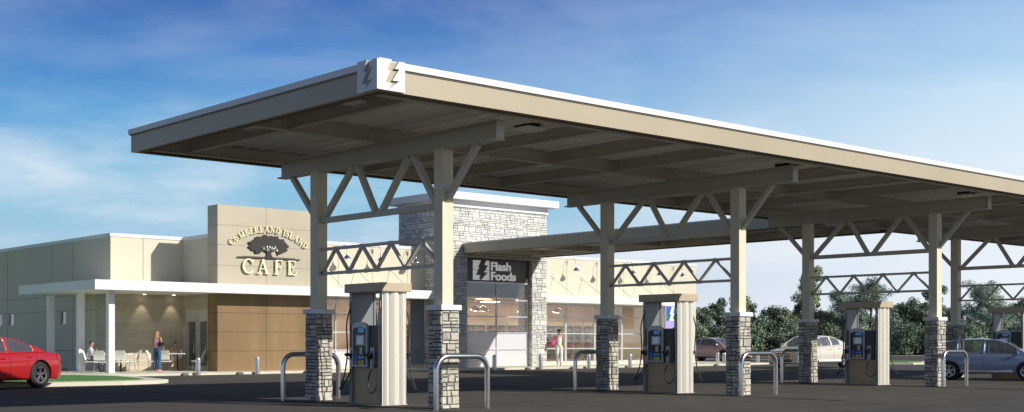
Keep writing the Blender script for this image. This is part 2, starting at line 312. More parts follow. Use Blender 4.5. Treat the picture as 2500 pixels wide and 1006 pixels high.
    f=mix(up.outputs[0],s2.outputs[0],sky.outputs[0]); L.new(f,bg.inputs[0])
world()
sc.view_settings.view_transform='Standard'; sc.view_settings.look='None'; sc.view_settings.exposure=0; sc.view_settings.gamma=1
sc.cycles.max_bounces=7; sc.cycles.transparent_max_bounces=14
S=9.8197; D=4.7244; W=.4808; c0=.2379; NB=5
# ---------------------------------------------------------------- ground
g=MB().use('asph'); g.add([(-900,-900,0),(1500,-900,0),(1500,1500,0),(-900,1500,0)],[(0,1,2,3)]); struct(g.build('parking_lot',recalc=False))
def slab(name,poly,z0,z1,m,kind='structure'):
    b=MB().use(m); b.prism(poly,lambda u,v,d:(u,v,d),z0,z1); o=b.build(name); o['kind']=kind; return o
slab('sidewalk',[(1.8,27.6),(16.5,27.6),(19,27.35),(23,26.5),(42,26.4),(47.5,27.2),(48.2,29),(48.2,47),(20,47),(20,60),(1.8,60)],0,.1,'conc')
# score lines in the pavement
b=MB().use('blk')
for x in [3.5+1.5*i for i in range(29)]:
    y0=27.7 if x<18.5 else 27.0
    b.box(x-.008,x+.008,y0,30.1,.1,.103)
struct(b.build('sidewalk_joints'))
slab('left_kerb',[(2.9,18.7),(3.6,19.4),(4.0,21.5),(4.5,24.6),(4.3,26.6),(1.79,27.59),(1.79,60),(-30,60),(-30,21.5),(-8,19.6),(-1,18.45),(1.5,18.35)],0,.12,'conc')
gr=slab('lawn',[(2.6,19.5),(3.1,20.2),(3.5,21.8),(3.8,24.3),(3.3,26.4),(1.5,27.3),(1.5,59),(-29,59),(-29,22.3),(-8,20.4),(-1,19.4),(1.4,19.3)],.12,.135,'grass','stuff')
slab('planting_strip',[(5.2,37),(7.35,37),(7.35,59),(5.2,59)],.1,.13,'grass','stuff')
# far side of the lot
slab('far_kerb',[(60,18),(64,16.5),(110,22),(112,40),(84,44),(74,36),(70,50),(60,58),(57,40)],0,.1,'conc')
slab('far_asphalt',[(61,19),(65,17.5),(108,23),(110,38),(84,42.5),(73,34.5),(69,49),(61,56),(58,40)],.05,.104,'asph')
slab('kerb_island',[(52,22),(53,20.6),(55,20.4),(58,22),(60,25),(58,27),(54,25)],0,.12,'conc')
slab('island_lawn',[(53,22.4),(53.6,21.3),(55,21.2),(57.4,22.6),(58.8,24.8),(57.8,26),(54.4,24.3)],.12,.16,'grass','stuff')
slab('verge',[(95,-400),(600,-400),(600,700),(-100,700),(-60,130),(40,105),(80,100),(104,62),(112,50)],0,.06,'earth')
# joints along each pump lane
b=MB().use('joint')
for i in range(NB): b.box(i*S-.42,i*S-.3,-3.4,13,.0,.006)
struct(b.build('drainage_joint'))
# ---------------------------------------------------------------- fuel canopy
CX0,CX1,CY0,CY1=-3.28,43.4,-2.34,7.49; ZB,ZF,ZT=5.81,6.22,6.34
can=thing('fuel_canopy','long tan fuel canopy with white roof trim on stone based columns','canopy',(0,0,0))
b=MB().use('fascia'); t=.1
b.box(CX0,CX1,CY0,CY0+t,ZB,ZF+.03); b.box(CX0,CX0+t,CY0+t,CY1,ZB,ZF+.03); b.box(CX1-t,CX1,CY0+t,CY1,ZB,ZF+.03)
b.box(CX0+t,23.8,CY1-t,CY1,ZB,ZF+.03); b.box(29.2,CX1-t,CY1-t,CY1,ZB,ZF+.03); b.build('fascia',can)
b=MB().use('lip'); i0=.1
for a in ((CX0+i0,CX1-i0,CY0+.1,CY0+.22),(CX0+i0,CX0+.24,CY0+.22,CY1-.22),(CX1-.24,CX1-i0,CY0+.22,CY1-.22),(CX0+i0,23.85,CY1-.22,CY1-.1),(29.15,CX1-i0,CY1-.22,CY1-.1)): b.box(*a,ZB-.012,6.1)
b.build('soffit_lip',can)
b=MB().use('white'); e=.05
b.box(CX0-e,CX1+e,CY0-e,CY0+.3,ZF,ZT); b.box(CX0-e,CX0+.3,CY0+.3,CY1+e,ZF,ZT); b.box(CX1-.3,CX1+e,CY0+.3,CY1+e,ZF,ZT); b.box(CX0+.3,CX1-.3,CY1-.3,CY1+e,ZF,ZT)
b.build('roof_trim',can)
b=MB().use('groove'); b.box(CX0-.02,CX1+.02,CY0-.02,CY0+.02,ZF-.025,ZF); b.box(CX0-.02,CX0+.02,CY0+.02,CY1+.02,ZF-.025,ZF); b.build('shadow_gap',can)
b=MB().use('white'); b.box(CX0+.29,CX1-.29,CY0+.29,CY1-.29,6.2,6.3); b.build('roof',can)
# deck with ribs running across
b=MB().use('deck'); b.box(CX0+.1,CX1-.1,CY0+.1,CY1-.1,6.13,6.19)
x=CX0+.35
while x<CX1-.3: b.box(x,x+.055,CY0+.12,CY1-.12,6.095,6.131); x+=.45
b.build('deck',can)
def ibeam_x(x0,x1,y,z0,z1,mt='steelpaint',fw=.16,ft=.022,wt=.02):
    b=MB().use(mt); b.box(x0,x1,y-fw/2,y+fw/2,z0,z0+ft); b.box(x0,x1,y-fw/2,y+fw/2,z1-ft,z1); b.box(x0,x1,y-wt/2,y+wt/2,z0+ft,z1-ft); return b
def ibeam_y(y0,y1,x,z0,z1,mt='steelpaint',fw=.18,ft=.025,wt=.02):
    b=MB().use(mt); b.box(x-fw/2,x+fw/2,y0,y1,z0,z0+ft); b.box(x-fw/2,x+fw/2,y0,y1,z1-ft,z1); b.box(x-wt/2,x+wt/2,y0,y1,z0+ft,z1-ft); return b
for y in (-1.95,2.42,6.9): ibeam_x(CX0+.25,CX1-.25,y,5.805,6.09).build('purlin',can)
for i in range(-1,NB):
    for dx in (3.0,5.45,7.7):
        x=i*S+dx
        if CX0+.5<x<CX1-.5:
            b=ibeam_y(-1.86,2.33,x,5.84,6.088,fw=.13); b2=ibeam_y(2.51,6.81,x,5.84,6.088,fw=.13); b.add(b2.v,b2.f); b.build('cross_beam',can)
for i in range(NB):
    x=i*S+c0
    b=ibeam_y(-1.55,6.61,x,5.40,5.803,fw=.26,ft=.035,wt=.03)
    b.box(x-.1,x+.1,-1.56,-1.545,5.44,5.77); b.build('main_beam',can)
    # upper truss
    b=MB().use('steelpaint'); yl=4.25
    b.box(x-.05,x+.05,.385,4.81,yl-.065,yl+.065)
    for p,q in (((6.12,5.41),(5.10,4.36)),((4.74,4.26),(3.50,5.41)),((3.36,5.41),(2.62,4.24)),((2.46,4.24),(1.42,5.41)),((1.28,5.41),(.42,4.24)),((-.88,5.41),(.12,4.34))):
        b.bar((x,p[0],p[1]),(x,q[0],q[1]),.115,.125,up=(1,0,0))
    b.build('upper_truss',can)
    b=MB().use('steelpaint')
    for z in (3.57,3.0): b.box(x-.035,x+.035,.385,4.81,z-.035,z+.035)
    pts=[(4.80,3.0),(4.24,3.57),(3.70,3.0),(3.17,3.57),(2.62,3.0),(2.08,3.57),(1.55,3.0),(.98,3.57),(.42,3.05)]
    for p,q in zip(pts,pts[1:]): b.bar((x,p[0],p[1]),(x,q[0],q[1]),.06,.07,up=(1,0,0))
    for y,z in pts[1:-1]: b.box(x-.04,x+.04,y-.06,y+.06,z-.045,z+.045)
    b.build('lower_truss',can)
    for j in (0,1):
        X,Y=i*S,j*D
        col=MB().use('shaft'); col.box(X+.092,X+.383,Y+.092,Y+.383,2.163,5.40); col=col.build('column',can,bevel=.008)
        sd=100+i*2+j
        b=MB().use('mortar'); b.box(X+.02,X+W-.02,Y+.02,Y+W-.02,0,2.05); b.use('stone'); k=.012
        H_=[.07,.09,.12,.17,.21]; Ws=(.13,.30)
        stones(b,None,(X+k,Y+.025,.005),(1,0,0),(0,-1,0),W-2*k,2.045,H_,Ws,sd)
        stones(b,None,(X+.025,Y+W-k,.005),(0,-1,0),(-1,0,0),W-2*k,2.045,H_,Ws,sd+50)
        stones(b,None,(X+W-k,Y+W-.025,.005),(-1,0,0),(0,1,0),W-2*k,2.045,H_,Ws,sd+90)
        stones(b,None,(X+W-.025,Y+k,.005),(0,1,0),(1,0,0),W-2*k,2.045,H_,Ws,sd+130)
        b.build('stone_pier',col)
        b=MB().use('capw'); b.box(X-.031,X+W+.031,Y-.031,Y+W+.031,2.053,2.163); b.build('pier_cap',col,bevel=.008)
# under-canopy light fixtures
def fixture(x,y):
    b=MB().use('pblack'); b.box(x-.22,x+.16,y-.2,y+.2,6.05,6.13); o=b.build('light_fixture',can)
    b=MB().use('lens'); b.box(x-.22,x+.34,y-.24,y+.24,6.0,6.049); b.build('lens',o)
for x in (-2.33,2.27,6.05,11.6,15.9,21.1,25.2,30.9,35):
    for y in (-.15,3.68): fixture(x,y)
# corner panels with the cut-out bolt (notch open at the top)
bolt=[(.484,1),(.293,.65),(.427,.656),(.223,.245),(.484,.252),(.367,.034),(.78,.351),(.516,.346),(.78,.75),(.596,.737),(.764,1)]
PZ0,PZ1=ZB-.005,ZT
def cpoly(u0,u1,top): 
    n=len(bolt); L=u1-u0
    return [(u0,0),(u1,0),(u1,1)]+[(u0+L*u,v) for u,v in bolt[::-1]]+[(u0,top),]
def corner(fn,w,dep):
    # split in two convex-ish halves so the fill is clean: left of bolt, right of bolt, foot
    left=[(0,0),(.367,0),(.367,.034),(.484,.252),(.223,.245),(.427,.656),(.293,.65),(.484,1.03),(0,1.03)]
    right=[(.367,0),(1,0),(1,1),(.764,1),(.596,.737),(.78,.75),(.516,.346),(.78,.351),(.367,.034)]
    b=MB().use('white')
    for poly in (left,right): b.prism([(u*w,PZ0+v*(PZ1-PZ0)) for u,v in poly],fn,0,dep)
    return b
corner(lambda u,v,d:(CX0-.055+u,CY0-.055-d,v),.555,.05).build('corner_panel',can)
corner(lambda u,v,d:(CX0-.055-d,CY0+.5-u,v),.605,.05).build('corner_panel',can)
b=MB().use('fascia'); b.box(CX0-.03,CX0+.52,CY0-.053,CY0-.001,PZ0+.006,6.325); b.box(CX0-.053,CX0-.03,CY0-.053,CY0+.5,PZ0+.006,6.325); b.build('panel_back',can)
# link canopy to the store
lk=thing('walkway_canopy','tan flat canopy linking the fuel canopy to the stone store entrance','canopy',(0,0,0))
LX0,LX1,LY0,LY1=23.85,29.2,7.5,28.12
b=MB().use('fascia'); b.box(LX0,LX0+.1,LY0,LY1,ZB,6.27); b.box(LX1-.1,LX1,LY0,LY1,ZB,6.27); b.box(LX0+.1,LX1-.1,LY1-.1,LY1,ZB,6.27); b.build('fascia',lk)
b=MB().use('lip'); b.box(LX0+.1,LX0+.2,LY0,LY1-.1,ZB-.012,6.1); b.box(LX1-.2,LX1-.1,LY0,LY1-.1,ZB-.012,6.1); b.build('soffit_lip',lk)
b=MB().use('white'); b.box(LX0-.03,LX1+.03,LY0+.06,LY1,6.271,6.33); b.build('roof_trim',lk)
b=MB().use('deck'); b.box(LX0+.12,LX1-.12,LY0+.01,LY1-.11,6.12,6.18)
y=LY0+.3
while y<LY1-.4: b.box(LX0+.14,LX1-.14,y,y+.055,6.09,6.121); y+=.45
b.build('deck',lk)
for x in (LX0+.75,LX1-.85): ibeam_y(LY0+.02,LY1-.12,x,5.815,6.085,fw=.14).build('purlin',lk)
for y in (10,14.5,19,23.5,27): ibeam_x(LX0+.9,LX1-1.0,y,5.83,6.08,fw=.12).build('cross_beam',lk)
# ---------------------------------------------------------------- store building
bd=thing('store_building','single storey beige store with cafe wing and stone entrance tower','building',(0,0,0))
Z0=.1; ZR=6.17
def wallbox(name,x0,x1,y0,y1,z0,z1,m,par=bd,**k): return MB().use(m).box(x0,x1,y0,y1,z0,z1).build(name,par,**k)
# cafe wing
wallbox('side_wall',7.49,7.79,32.95,60,3.3,6.02,'beige'); 
b=MB().use('beige'); ys=[32.95+.0,37.5,38.3,43.9,45.0,52,52.8,60]
b.box(7.49,7.79,32.95,60,Z0,2.2); b.box(7.49,7.79,32.95,60,2.83,3.3)
for a0,a1 in ((32.95,37.55),(38.2,44.1),(44.85,45.75),(46.4,52),(52.8,60)): b.box(7.49,7.79,a0,a1,2.2,2.83)
b.build('side_wall',bd)
for a0,a1 in ((37.55,38.2),(44.1,44.85),(45.75,46.4),(52,52.8)):
    w=MB().use('alu'); w.box(7.53,7.6,a0,a1,2.2,2.25); w.box(7.53,7.6,a0,a1,2.78,2.83); w.box(7.53,7.6,a0,a0+.05,2.25,2.78); w.box(7.53,7.6,a1-.05,a1,2.25,2.78); w=w.build('small_window',bd)
    MB().use('glass').box(7.56,7.57,a0+.05,a1-.05,2.25,2.78).build('pane',w)
wallbox('front_wall',7.49,10.95,32.67,32.95,3.6,6.02,'beige')
wallbox('recess_wall',10.95,11.25,30.19,32.95,3.6,6.02,'beige')
b=MB().use('wood'); b.box(7.47,10.95,32.65,32.93,Z0,3.6); b.box(7.47,7.75,32.93,34.2,Z0,3.6); b.build('wood_tile_wall',bd)
b=MB().use('wood'); b.box(10.95,11.2,30.2,32.65,2.85,3.6); b.box(10.95,11.2,32.35,32.65,Z0,2.85); b.build('wood_tile_wall',bd)
wallbox('door_panel',10.93,11.15,30.2,32.35,2.42,2.85,'alu')
for y0,y1 in ((31.3,32.3),(30.25,31.25)):
    d=MB().use('alu'); d.box(10.94,11.02,y0,y1,Z0,.32); d.box(10.94,11.02,y0,y1,2.3,2.42); d.box(10.94,11.02,y0,y0+.14,.32,2.3); d.box(10.94,11.02,y1-.14,y1,.32,2.3); d=d.build('glass_door',bd)
    MB().use('glass').box(10.97,10.98,y0+.14,y1-.14,.32,2.3).build('pane',d)
    MB().use('chrome').box(10.88,10.9,y0+.2,y0+.24,.9,1.4).build('handle',d)
wallbox('dark_lobby',11.9,12.0,30.4,32.6,Z0,2.4,'siding')
def cap(x0,x1,y0,y1): MB().use('white').box(x0-.03,x1+.03,y0-.03,y1+.03,6.021,ZR).build('parapet_cap',bd)
cap(7.49,7.79,32.98,60); cap(7.49,10.92,32.67,32.95); cap(10.95,11.25,30.25,32.95)
# low plinth reveal and panel joints on side wall
b=MB().use('groove')
for y in (36.73,39.18,44.95,50,55): b.box(7.482,7.49,y-.012,y+.012,.2,6.02)
for z in (3.52,2.83,.98): b.box(7.483,7.489,34.2,60,z-.012,z+.012)
for x in (9.01,): b.box(x-.012,x+.012,32.662,32.669,3.9,6.02)
b.build('panel_joints',bd)
# cafe blade wall
BX0,BX1,BY0,BY1,BZ=10.86,16.2,29.3,30.19,7.4
wallbox('tan_sign_wall',BX0,BX1,BY0,BY1,3.55,BZ,'tan'); wallbox('bronze_wall',BX0,BX1,BY0,BY1,Z0,3.55,'bronze')
b=MB().use('groove')
for z in (6.52,5.65,4.75,3.85): b.box(BX0-.004,BX1,BY0-.004,BY0,z-.01,z+.01); b.box(BX0-.004,BX0,BY0,BY1,z-.01,z+.01)
b.box(13.28,13.30,BY0-.005,BY0,3.9,BZ); b.use('bronzej')
for z in (2.67,1.83,.99): b.box(BX0-.004,BX1,BY0-.004,BY0,z-.01,z+.01); b.box(BX0-.004,BX0,BY0,BY1,z-.01,z+.01)
b.box(13.28,13.30,BY0-.005,BY0,Z0,3.5); b.build('panel_joints',bd)
# storefront walls
WY=30.2
wallbox('front_wall',BX1,22.95,WY,WY+.3,3.5,6.02,'beige'); wallbox('front_wall',29.6,44.1,WY,WY+.3,3.5,6.02,'beige')
wallbox('end_wall',43.8,44.1,WY+.3,44,Z0,6.02,'beige'); wallbox('end_pier',43.3,44.1,WY,WY+.299,Z0,3.5,'beige')
wallbox('rear_wall',7.8,44.1,44,44.3,Z0,6.0,'beige')
cap(BX1+.03,22.92,WY,WY+.3); cap(29.63,44.1,WY,WY+.3); cap(43.8,44.1,WY+.33,44.3)
MB().use('blk').box(7.8,43.8,33,44,5.4,5.5).build('flat_roof',bd); MB().use('blk').box(11.3,22.9,30.5,33,5.4,5.5).build('flat_roof',bd); MB().use('blk').box(29.7,43.8,30.5,33,5.4,5.5).build('flat_roof',bd)
b=MB().use('groove')
for x in (17.76,19.74,21.87,33.0,35.38,37.63,39.9,42.0): b.box(x-.012,x+.012,WY-.006,WY,3.9,6.02)
b.build('panel_joints',bd)
wallbox('grey_siding_panel',22.1,22.95,WY-.02,WY+.2,.25,3.5,'siding')
b=MB().use('blk')
for i in range(8): b.box(22.12,22.94,WY-.03,WY-.021,.5+i*.425,.515+i*.425)
b.build('siding_grooves',bd)
def window(x0,x1,z0,z1,Y,rows,cols,lower=0,mt='alu',name='storefront_window'):
    f=MB().use(mt); w=.055
    f.box(x0,x1,Y-.04,Y+.06,z0,z0+.07); f.box(x0,x1,Y-.04,Y+.06,z1-.07,z1)
    f.box(x0,x0+w,Y-.04,Y+.06,z0+.07,z1-.07); f.box(x1-w,x1,Y-.04,Y+.06,z0+.07,z1-.07)
    for z in rows: f.box(x0+w,x1-w,Y-.04,Y+.06,z-w/2,z+w/2)
    for x in cols: f.box(x-w/2,x+w/2,Y-.045,Y+.065,z0+.07,z1-.07)
    f=f.build(name,bd)
    zs=z0+.07
    if lower: MB().use('frost').box(x0+w,x1-w,Y+.005,Y+.012,zs,lower).build('frosted_pane',f); zs=lower
    MB().use('glass').box(x0+w,x1-w,Y+.005,Y+.012,zs,z1-.07).build('pane',f)
rows=(1.0,1.85,2.70)
window(16.25,22.08,.25,3.5,WY+.02,rows,(17.6,19.2,20.8),lower=1.0)
for x0,x1 in ((29.63,32.9),(32.92,35.2),(35.22,37.45),(37.47,39.7),(39.72,41.95),(41.97,43.28)): window(x0,x1,.25,3.5,WY+.02,(1.01,1.85,2.76),())
b=MB().use('conc'); b.box(16.2,22.94,WY-.02,WY+.25,Z0,.25); b.box(29.6,43.3,WY-.02,WY+.25,Z0,.25); b.build('window_sill',bd)
# stone tower
TX0,TX1,TY0,TY1=22.95,29.6,28.2,32.4; PL,PR=24.15,28.52
tw=MB().use('tmortar'); tw.box(TX0+.03,PL-.03,TY0+.03,29.3,Z0,5.6); tw.box(TX0+.03,TX0+.15,29.3,30.2,Z0,5.6); tw.box(PR+.03,TX1-.03,TY0+.03,29.3,Z0,5.6); tw.box(TX1-.15,TX1-.03,29.3,30.2,Z0,5.6); tw.box(TX0+.03,TX0+.15,30.2,TY1-.03,3.9,5.6); tw.box(TX1-.15,TX1-.03,30.2,TY1-.03,3.9,5.6); tw.box(TX0+.03,TX1-.03,TY0+.03,TY1-.03,5.6,8.1); tw=tw.build('stone_tower',bd)
HS=[.09,.12,.16,.22,.28]; WS=(.22,.55)
b=MB().use('tstone')
stones(b,None,(TX0+.01,TY0+.03,5.62),(1,0,0),(0,-1,0),TX1-TX0-.02,2.48,HS,WS,1)
stones(b,None,(TX0+.01,TY0+.03,Z0),(1,0,0),(0,-1,0),PL-TX0-.02,5.5,HS,WS,2)
stones(b,None,(PR+.01,TY0+.03,Z0),(1,0,0),(0,-1,0),TX1-PR-.02,5.5,HS,WS,3)
stones(b,None,(TX0+.03,TY1-.01,3.92),(0,-1,0),(-1,0,0),TY1-TY0-.02,4.18,HS,WS,4); stones(b,None,(TX0+.03,30.18,Z0),(0,-1,0),(-1,0,0),30.18-TY0-.01,3.82,HS,WS,14)
stones(b,None,(TX1-.03,TY0+.01,3.92),(0,1,0),(1,0,0),TY1-TY0-.02,4.18,HS,WS,5); stones(b,None,(TX1-.03,TY0+.01,Z0),(0,1,0),(1,0,0),30.18-TY0-.01,3.82,HS,WS,15)
stones(b,None,(PR+.03,TY0+1.09,Z0),(0,-1,0),(-1,0,0),1.08,5.5,HS,WS,6)
stones(b,None,(PL-.03,TY0+.01,Z0),(0,1,0),(1,0,0),1.08,5.5,HS,WS,7)
b.build('stone_cladding',tw)
b=MB().use('white'); b.box(TX0-.06,TX1+.06,TY0-.06,TY1+.06,8.1,8.24); b.box(TX0-.04,TX1+.04,TY0-.04,TY1+.04,8.24,8.44); b.box(TX0-.45,TX1+.45,TY0-.45,TY1+.45,8.44,8.80); b.build('cornice',tw,bevel=.01)
GY=28.5
window(PL,PR,.12,4.46,GY,(1.0,1.85,2.68,3.53),(26.3,),lower=1.85,name='entrance_window')
MB().use('blk').box(PL,PR,GY+.1,GY+.3,4.46,5.6).build('sign_recess',tw)
# awnings
awz0,awz1=3.5,3.9
a=MB().use('awn'); a.prism([(4.95,28.45),(22.94,28.45),(22.94,30.19),(16.21,30.19),(16.21,29.29),(10.85,29.29),(10.85,30.3),(10.94,30.3),(10.94,32.64),(7.46,32.64),(7.46,36.6),(4.95,36.6)],lambda u,v,d:(u,v,d),awz0,awz1); aw=a.build('awning',bd)
a=MB().use('awn'); a.prism([(29.61,28.45),(41.6,28.45),(41.6,30.19),(29.61,30.19)],lambda u,v,d:(u,v,d),awz0,awz1-.02); aw2=a.build('awning',bd)
for y in (29.35,32.35,35.62): MB().use('whitepaint').box(5.93,6.19,y,y+.28,Z0,3.5).build('awning_column',aw,bevel=.01)
# tie rods with brackets
def rod(x,par):
    b=MB().use('alu'); b.box(x-.09,x+.09,WY-.03,WY,4.88,5.08); b.tube([(x,WY-.03,4.93),(x,28.55,3.9)],.016,6); b.build('tie_rod',par)
for x in (16.9,18.75,20.81): rod(x,aw)
for x in (31.93,34.2,36.5,38.7,40.9): rod(x,aw2)
# gooseneck wall lamps
def goose(x):
    b=MB().use('chrome'); b.box(x-.06,x+.06,WY-.03,WY,5.72,5.9)
    pts=[(x,WY-.03,5.80)]+[(x,WY-.03-.33+.33*math.cos(a),5.80+.26*math.sin(a)) for a in [math.pi*k/8 for k in range(1,8)]]+[(x,WY-.72,5.62)]
    b.tube(pts,.012,6); o=b.build('wall_lamp',bd,smooth=True)
    s=MB().use('chrome'); s.lathe([(.03,5.62),(.05,5.56),(.06,5.48),(.13,5.44),(.19,5.35),(.20,5.31),(.18,5.315),(.11,5.42),(.04,5.46)],(x,WY-.72,0),20); s.build('lamp_shade',o,smooth=True)
for x in (17.76,19.74,21.87,33.0,35.38,37.63,39.9,42.0): goose(x)
# soffit spots over the wood wall
for x,y in ((8.92,32.35),(10.33,32.35),(7.25,33.4)):
    if x>7.4: 
        MB().use('lampglow').lathe([(.0,3.49),(.07,3.49),(.07,3.50)],(x,y,0),16).build('soffit_light',aw)
        l=bpy.data.lights.new('soffit_spot','SPOT'); l.energy=28; l.spot_size=math.radians(58); l.spot_blend=.6; l.color=(1,.85,.68); l.shadow_soft_size=.04
        o=bpy.data.objects.new('soffit_spot',l); C.objects.link(o); o.location=(x,y-.05,3.46); o.rotation_euler=(math.radians(12),0,0)
# interior
st=MB().use('infloor').box(11.3,43.7,30.5,43.9,.03,.12).build('shop_floor',bd)
MB().use('inwall').box(12.2,43.7,37.6,37.7,.12,5.4).build('interior_wall',bd); MB().use('inwall').box(12.3,43.7,30.55,37.6,3.75,3.8).build('interior_ceiling',bd)
MB().use('inwall').box(12.2,12.3,30.55,37.6,.12,3.75).build('interior_wall',bd)
# glowing ceiling panels added to brighten the shop interior
for x in (15,19,23.5,26.3,29,32,35,38,41):
    for y in (32.8,35.6): MB().use('ceilglow').box(x-.5,x+.5,y-.25,y+.25,3.70,3.74).build('ceiling_fill_panel',bd)
def zspan(x): pass
# ---------------------------------------------------------------- fuel dispensers
def console(par,flip):
    """console on the -X face (local), mirrored for the other side"""
    T=Matrix.Identity(4) if not flip else Matrix.Translation((.66,1.25,0))@Matrix.Rotation(math.pi,4,'Z')
    def bl(mb,name,**k): mb.xf(T); return mb.build(name,par,**k)
    bl(MB().use('pbronze').box(.05,.30,.10,1.15,.02,.90),'lower_panel')
    bl(MB().use('pdark').box(-.03,.31,.12,1.16,.83,1.76),'console_housing',bevel=.012)
    # arched bezel
    def arch(y0,y1,z0,z1,n=10,rise=.10): return [(y0,z0),(y1,z0)]+[((y0+y1)/2+(y1-y0)/2*math.cos(math.pi*k/n),z1-rise+rise*math.sin(math.pi*k/n)) for k in range(n+1)]
    outer=arch(.45,1.03,.835,1.84); inner=arch(.50,.98,.88,1.72,rise=.06)
    b=MB().use('plight'); fn=lambda u,v,d:(-.03-d,u,v)
    b.prism(outer,fn,.001,.06); bz=bl(b,'bezel',bevel=.008)
    b=MB().use('pblack'); b.prism(inner,fn,.055,.066); bl(b,'display_panel')
    b=MB().use('plight'); b.box(-.105,-.09,.52,.86,1.31,1.55); bl(b,'screen_frame',bevel=.006)
    b=MB().use('screenw'); b.box(-.112,-.104,.58,.80,1.345,1.515); bl(b,'card_screen')
    b=MB().use('screenb'); b.box(-.104,-.09,.55,.77,1.60,1.70); bl(b,'price_screen')
    b=MB().use('plight')
    b.box(-.11,-.09,.60,.70,1.12,1.28); bl(b,'card_reader')
    for yy in (.54,.83):
        b=MB().use('plight')
        for k in range(4): b.box(-.115,-.104,yy-.012,yy+.012,1.35+.045*k,1.375+.045*k)
        bl(b,'keypad')
    b=MB().use('blue'); b.box(-.1,-.09,.80,.93,.93,1.12); bl(b,'card_notice')
    b=MB().use('screenb')
    for k in range(3): b.box(-.102,-.09,.56+.075*k,.615+.075*k,1.03,1.07)
    bl(b,'grade_labels')
    b=MB().use('yellow')
    for k in range(3):
        for zz in (.885,.94): b.box(-.108,-.09,.55+.075*k,.61+.075*k,zz,zz+.045)
    bl(b,'grade_buttons'); b=MB().use('orange'); b.box(-.108,-.09,.81,.88,.885,.96); bl(b,'cancel_button')
    for y in (1.085,.30):
        b=MB().use('plight'); b.box(-.055,-.03,y-.065,y+.065,.86,1.27); b.use('pdark'); b.box(-.06,-.05,y-.03,y+.03,.95,1.2); h=bl(b,'nozzle_holster')
        b=MB().use('pblack'); b.tube([(-.06,y,1.02),(-.09,y,1.09),(-.14,y+.05,1.12),(-.17,y+.10,1.10)],[.03,.045,.042,.03],8); b.tube([(-.07,y,.98),(-.13,y+.02,1.02),(-.15,y+.06,1.08)],.016,6); b.use('plight'); b.tube([(-.07,y,1.02),(-.075,y-.01,.90),(-.085,y-.03,.78)],[.028,.03,.024],8); bl(b,'nozzle',smooth=True)
    def sp(pts,n=26):
        out=[]; P=[Vector(p) for p in pts]; P=[P[0]]+P+[P[-1]]
        for i in range(1,len(P)-2):
            for k in range(n//4):
                t=k/(n//4); a,b_,c,d=P[i-1],P[i],P[i+1],P[i+2]
                out.append(.5*((2*b_)+(-a+c)*t+(2*a-5*b_+4*c-d)*t*t+(-a+3*b_-3*c+d)*t**3))
        return out+[P[-2]]
    b=MB().use('rubber'); b.tube(sp([(-.03,.05,2.2),(-.08,.03,1.7),(-.09,.0,1.1),(-.13,-.03,.65),(-.16,.0,.38),(-.18,.16,.27),(-.16,.31,.40),(-.12,.33,.62),(-.085,.27,.80)]),.017,8); bl(b,'hose',smooth=True)
    b=MB().use('rubber'); b.tube(sp([(.0,1.2,2.2),(-.05,1.29,1.8),(-.05,1.26,1.2),(-.08,1.30,.75),(-.1,1.42,.42),(-.1,1.50,.33),(-.09,1.42,.36),(-.08,1.2,.60),(-.085,1.06,.80)]),.017,8); bl(b,'hose',smooth=True)
def dispenser(i,label):
    t=thing('fuel_dispenser',label,'fuel pump',(i*S+.03,2.13,0),0,'fuel dispensers under the canopy')
    b=MB().use('pcap'); b.box(-.07,.73,-.11,1.36,2.5,2.70); b.build('top_cap',t,bevel=.012)
    b=MB().use('pframe')
    for y0,y1 in ((.0,.10),(1.15,1.25)): b.box(0,.055,y0,y1,0,2.5); b.box(.605,.66,y0,y1,0,2.5)
    b.box(.05,.61,1.17,1.25,0,2.5); b.box(.05,.61,0,.08,0,2.5); b.build('frame',t)
    # fluted stainless end cladding
    for sgn,y0 in ((-1,0),(1,1.25)):
        pr=[]
        for x0,x1,r in ((.0,.03,.0),(.045,.19,.035),(.205,.47,.06),(.485,.655,.04)):
            for k in range(9):
                a=k/8; pr.append((x0+(x1-x0)*a,sgn*(r*math.sin(math.pi*a)+.004)))
            if x1<.6: pr+= [(x1+.001,-sgn*.035),(x1+.013,-sgn*.035)]
        b=MB().use('steel'); poly=pr+[(.655,-sgn*.05),(.0,-sgn*.05)]
        b.prism(poly,lambda u,v,d,y0=y0:(u,y0+v,d),.0,2.5); b.build('end_cladding',t,smooth=True,angle=50)
    b=MB().use('pblack'); b.box(.3,.36,.1,1.15,.02,1.70); b.build('core',t)
    console(t,False); console(t,True)
    b=MB().use('pframe'); b.box(-.035,-.0,.02,.07,2.15,2.3); b.box(-.03,0,1.17,1.23,2.15,2.3); b.build('hose_swivel',t)
    b=MB().use('conc'); b.box(-.02,.68,-.02,1.27,-.01,.012); b.build('base_plate',t)
    return t
p0=dispenser(0,'nearest fuel dispenser, between the first two stone columns, with steel fluted side')
for i,l in ((1,'second nearest fuel dispenser, with the blue and green sign seen through its opening'),(2,'third fuel dispenser, standing in front of the tail of the white sedan'),(3,'farthest fuel dispenser, behind the blue car at the right edge')):
    dup(p0,(i*S+.03,2.13,0),label=l)
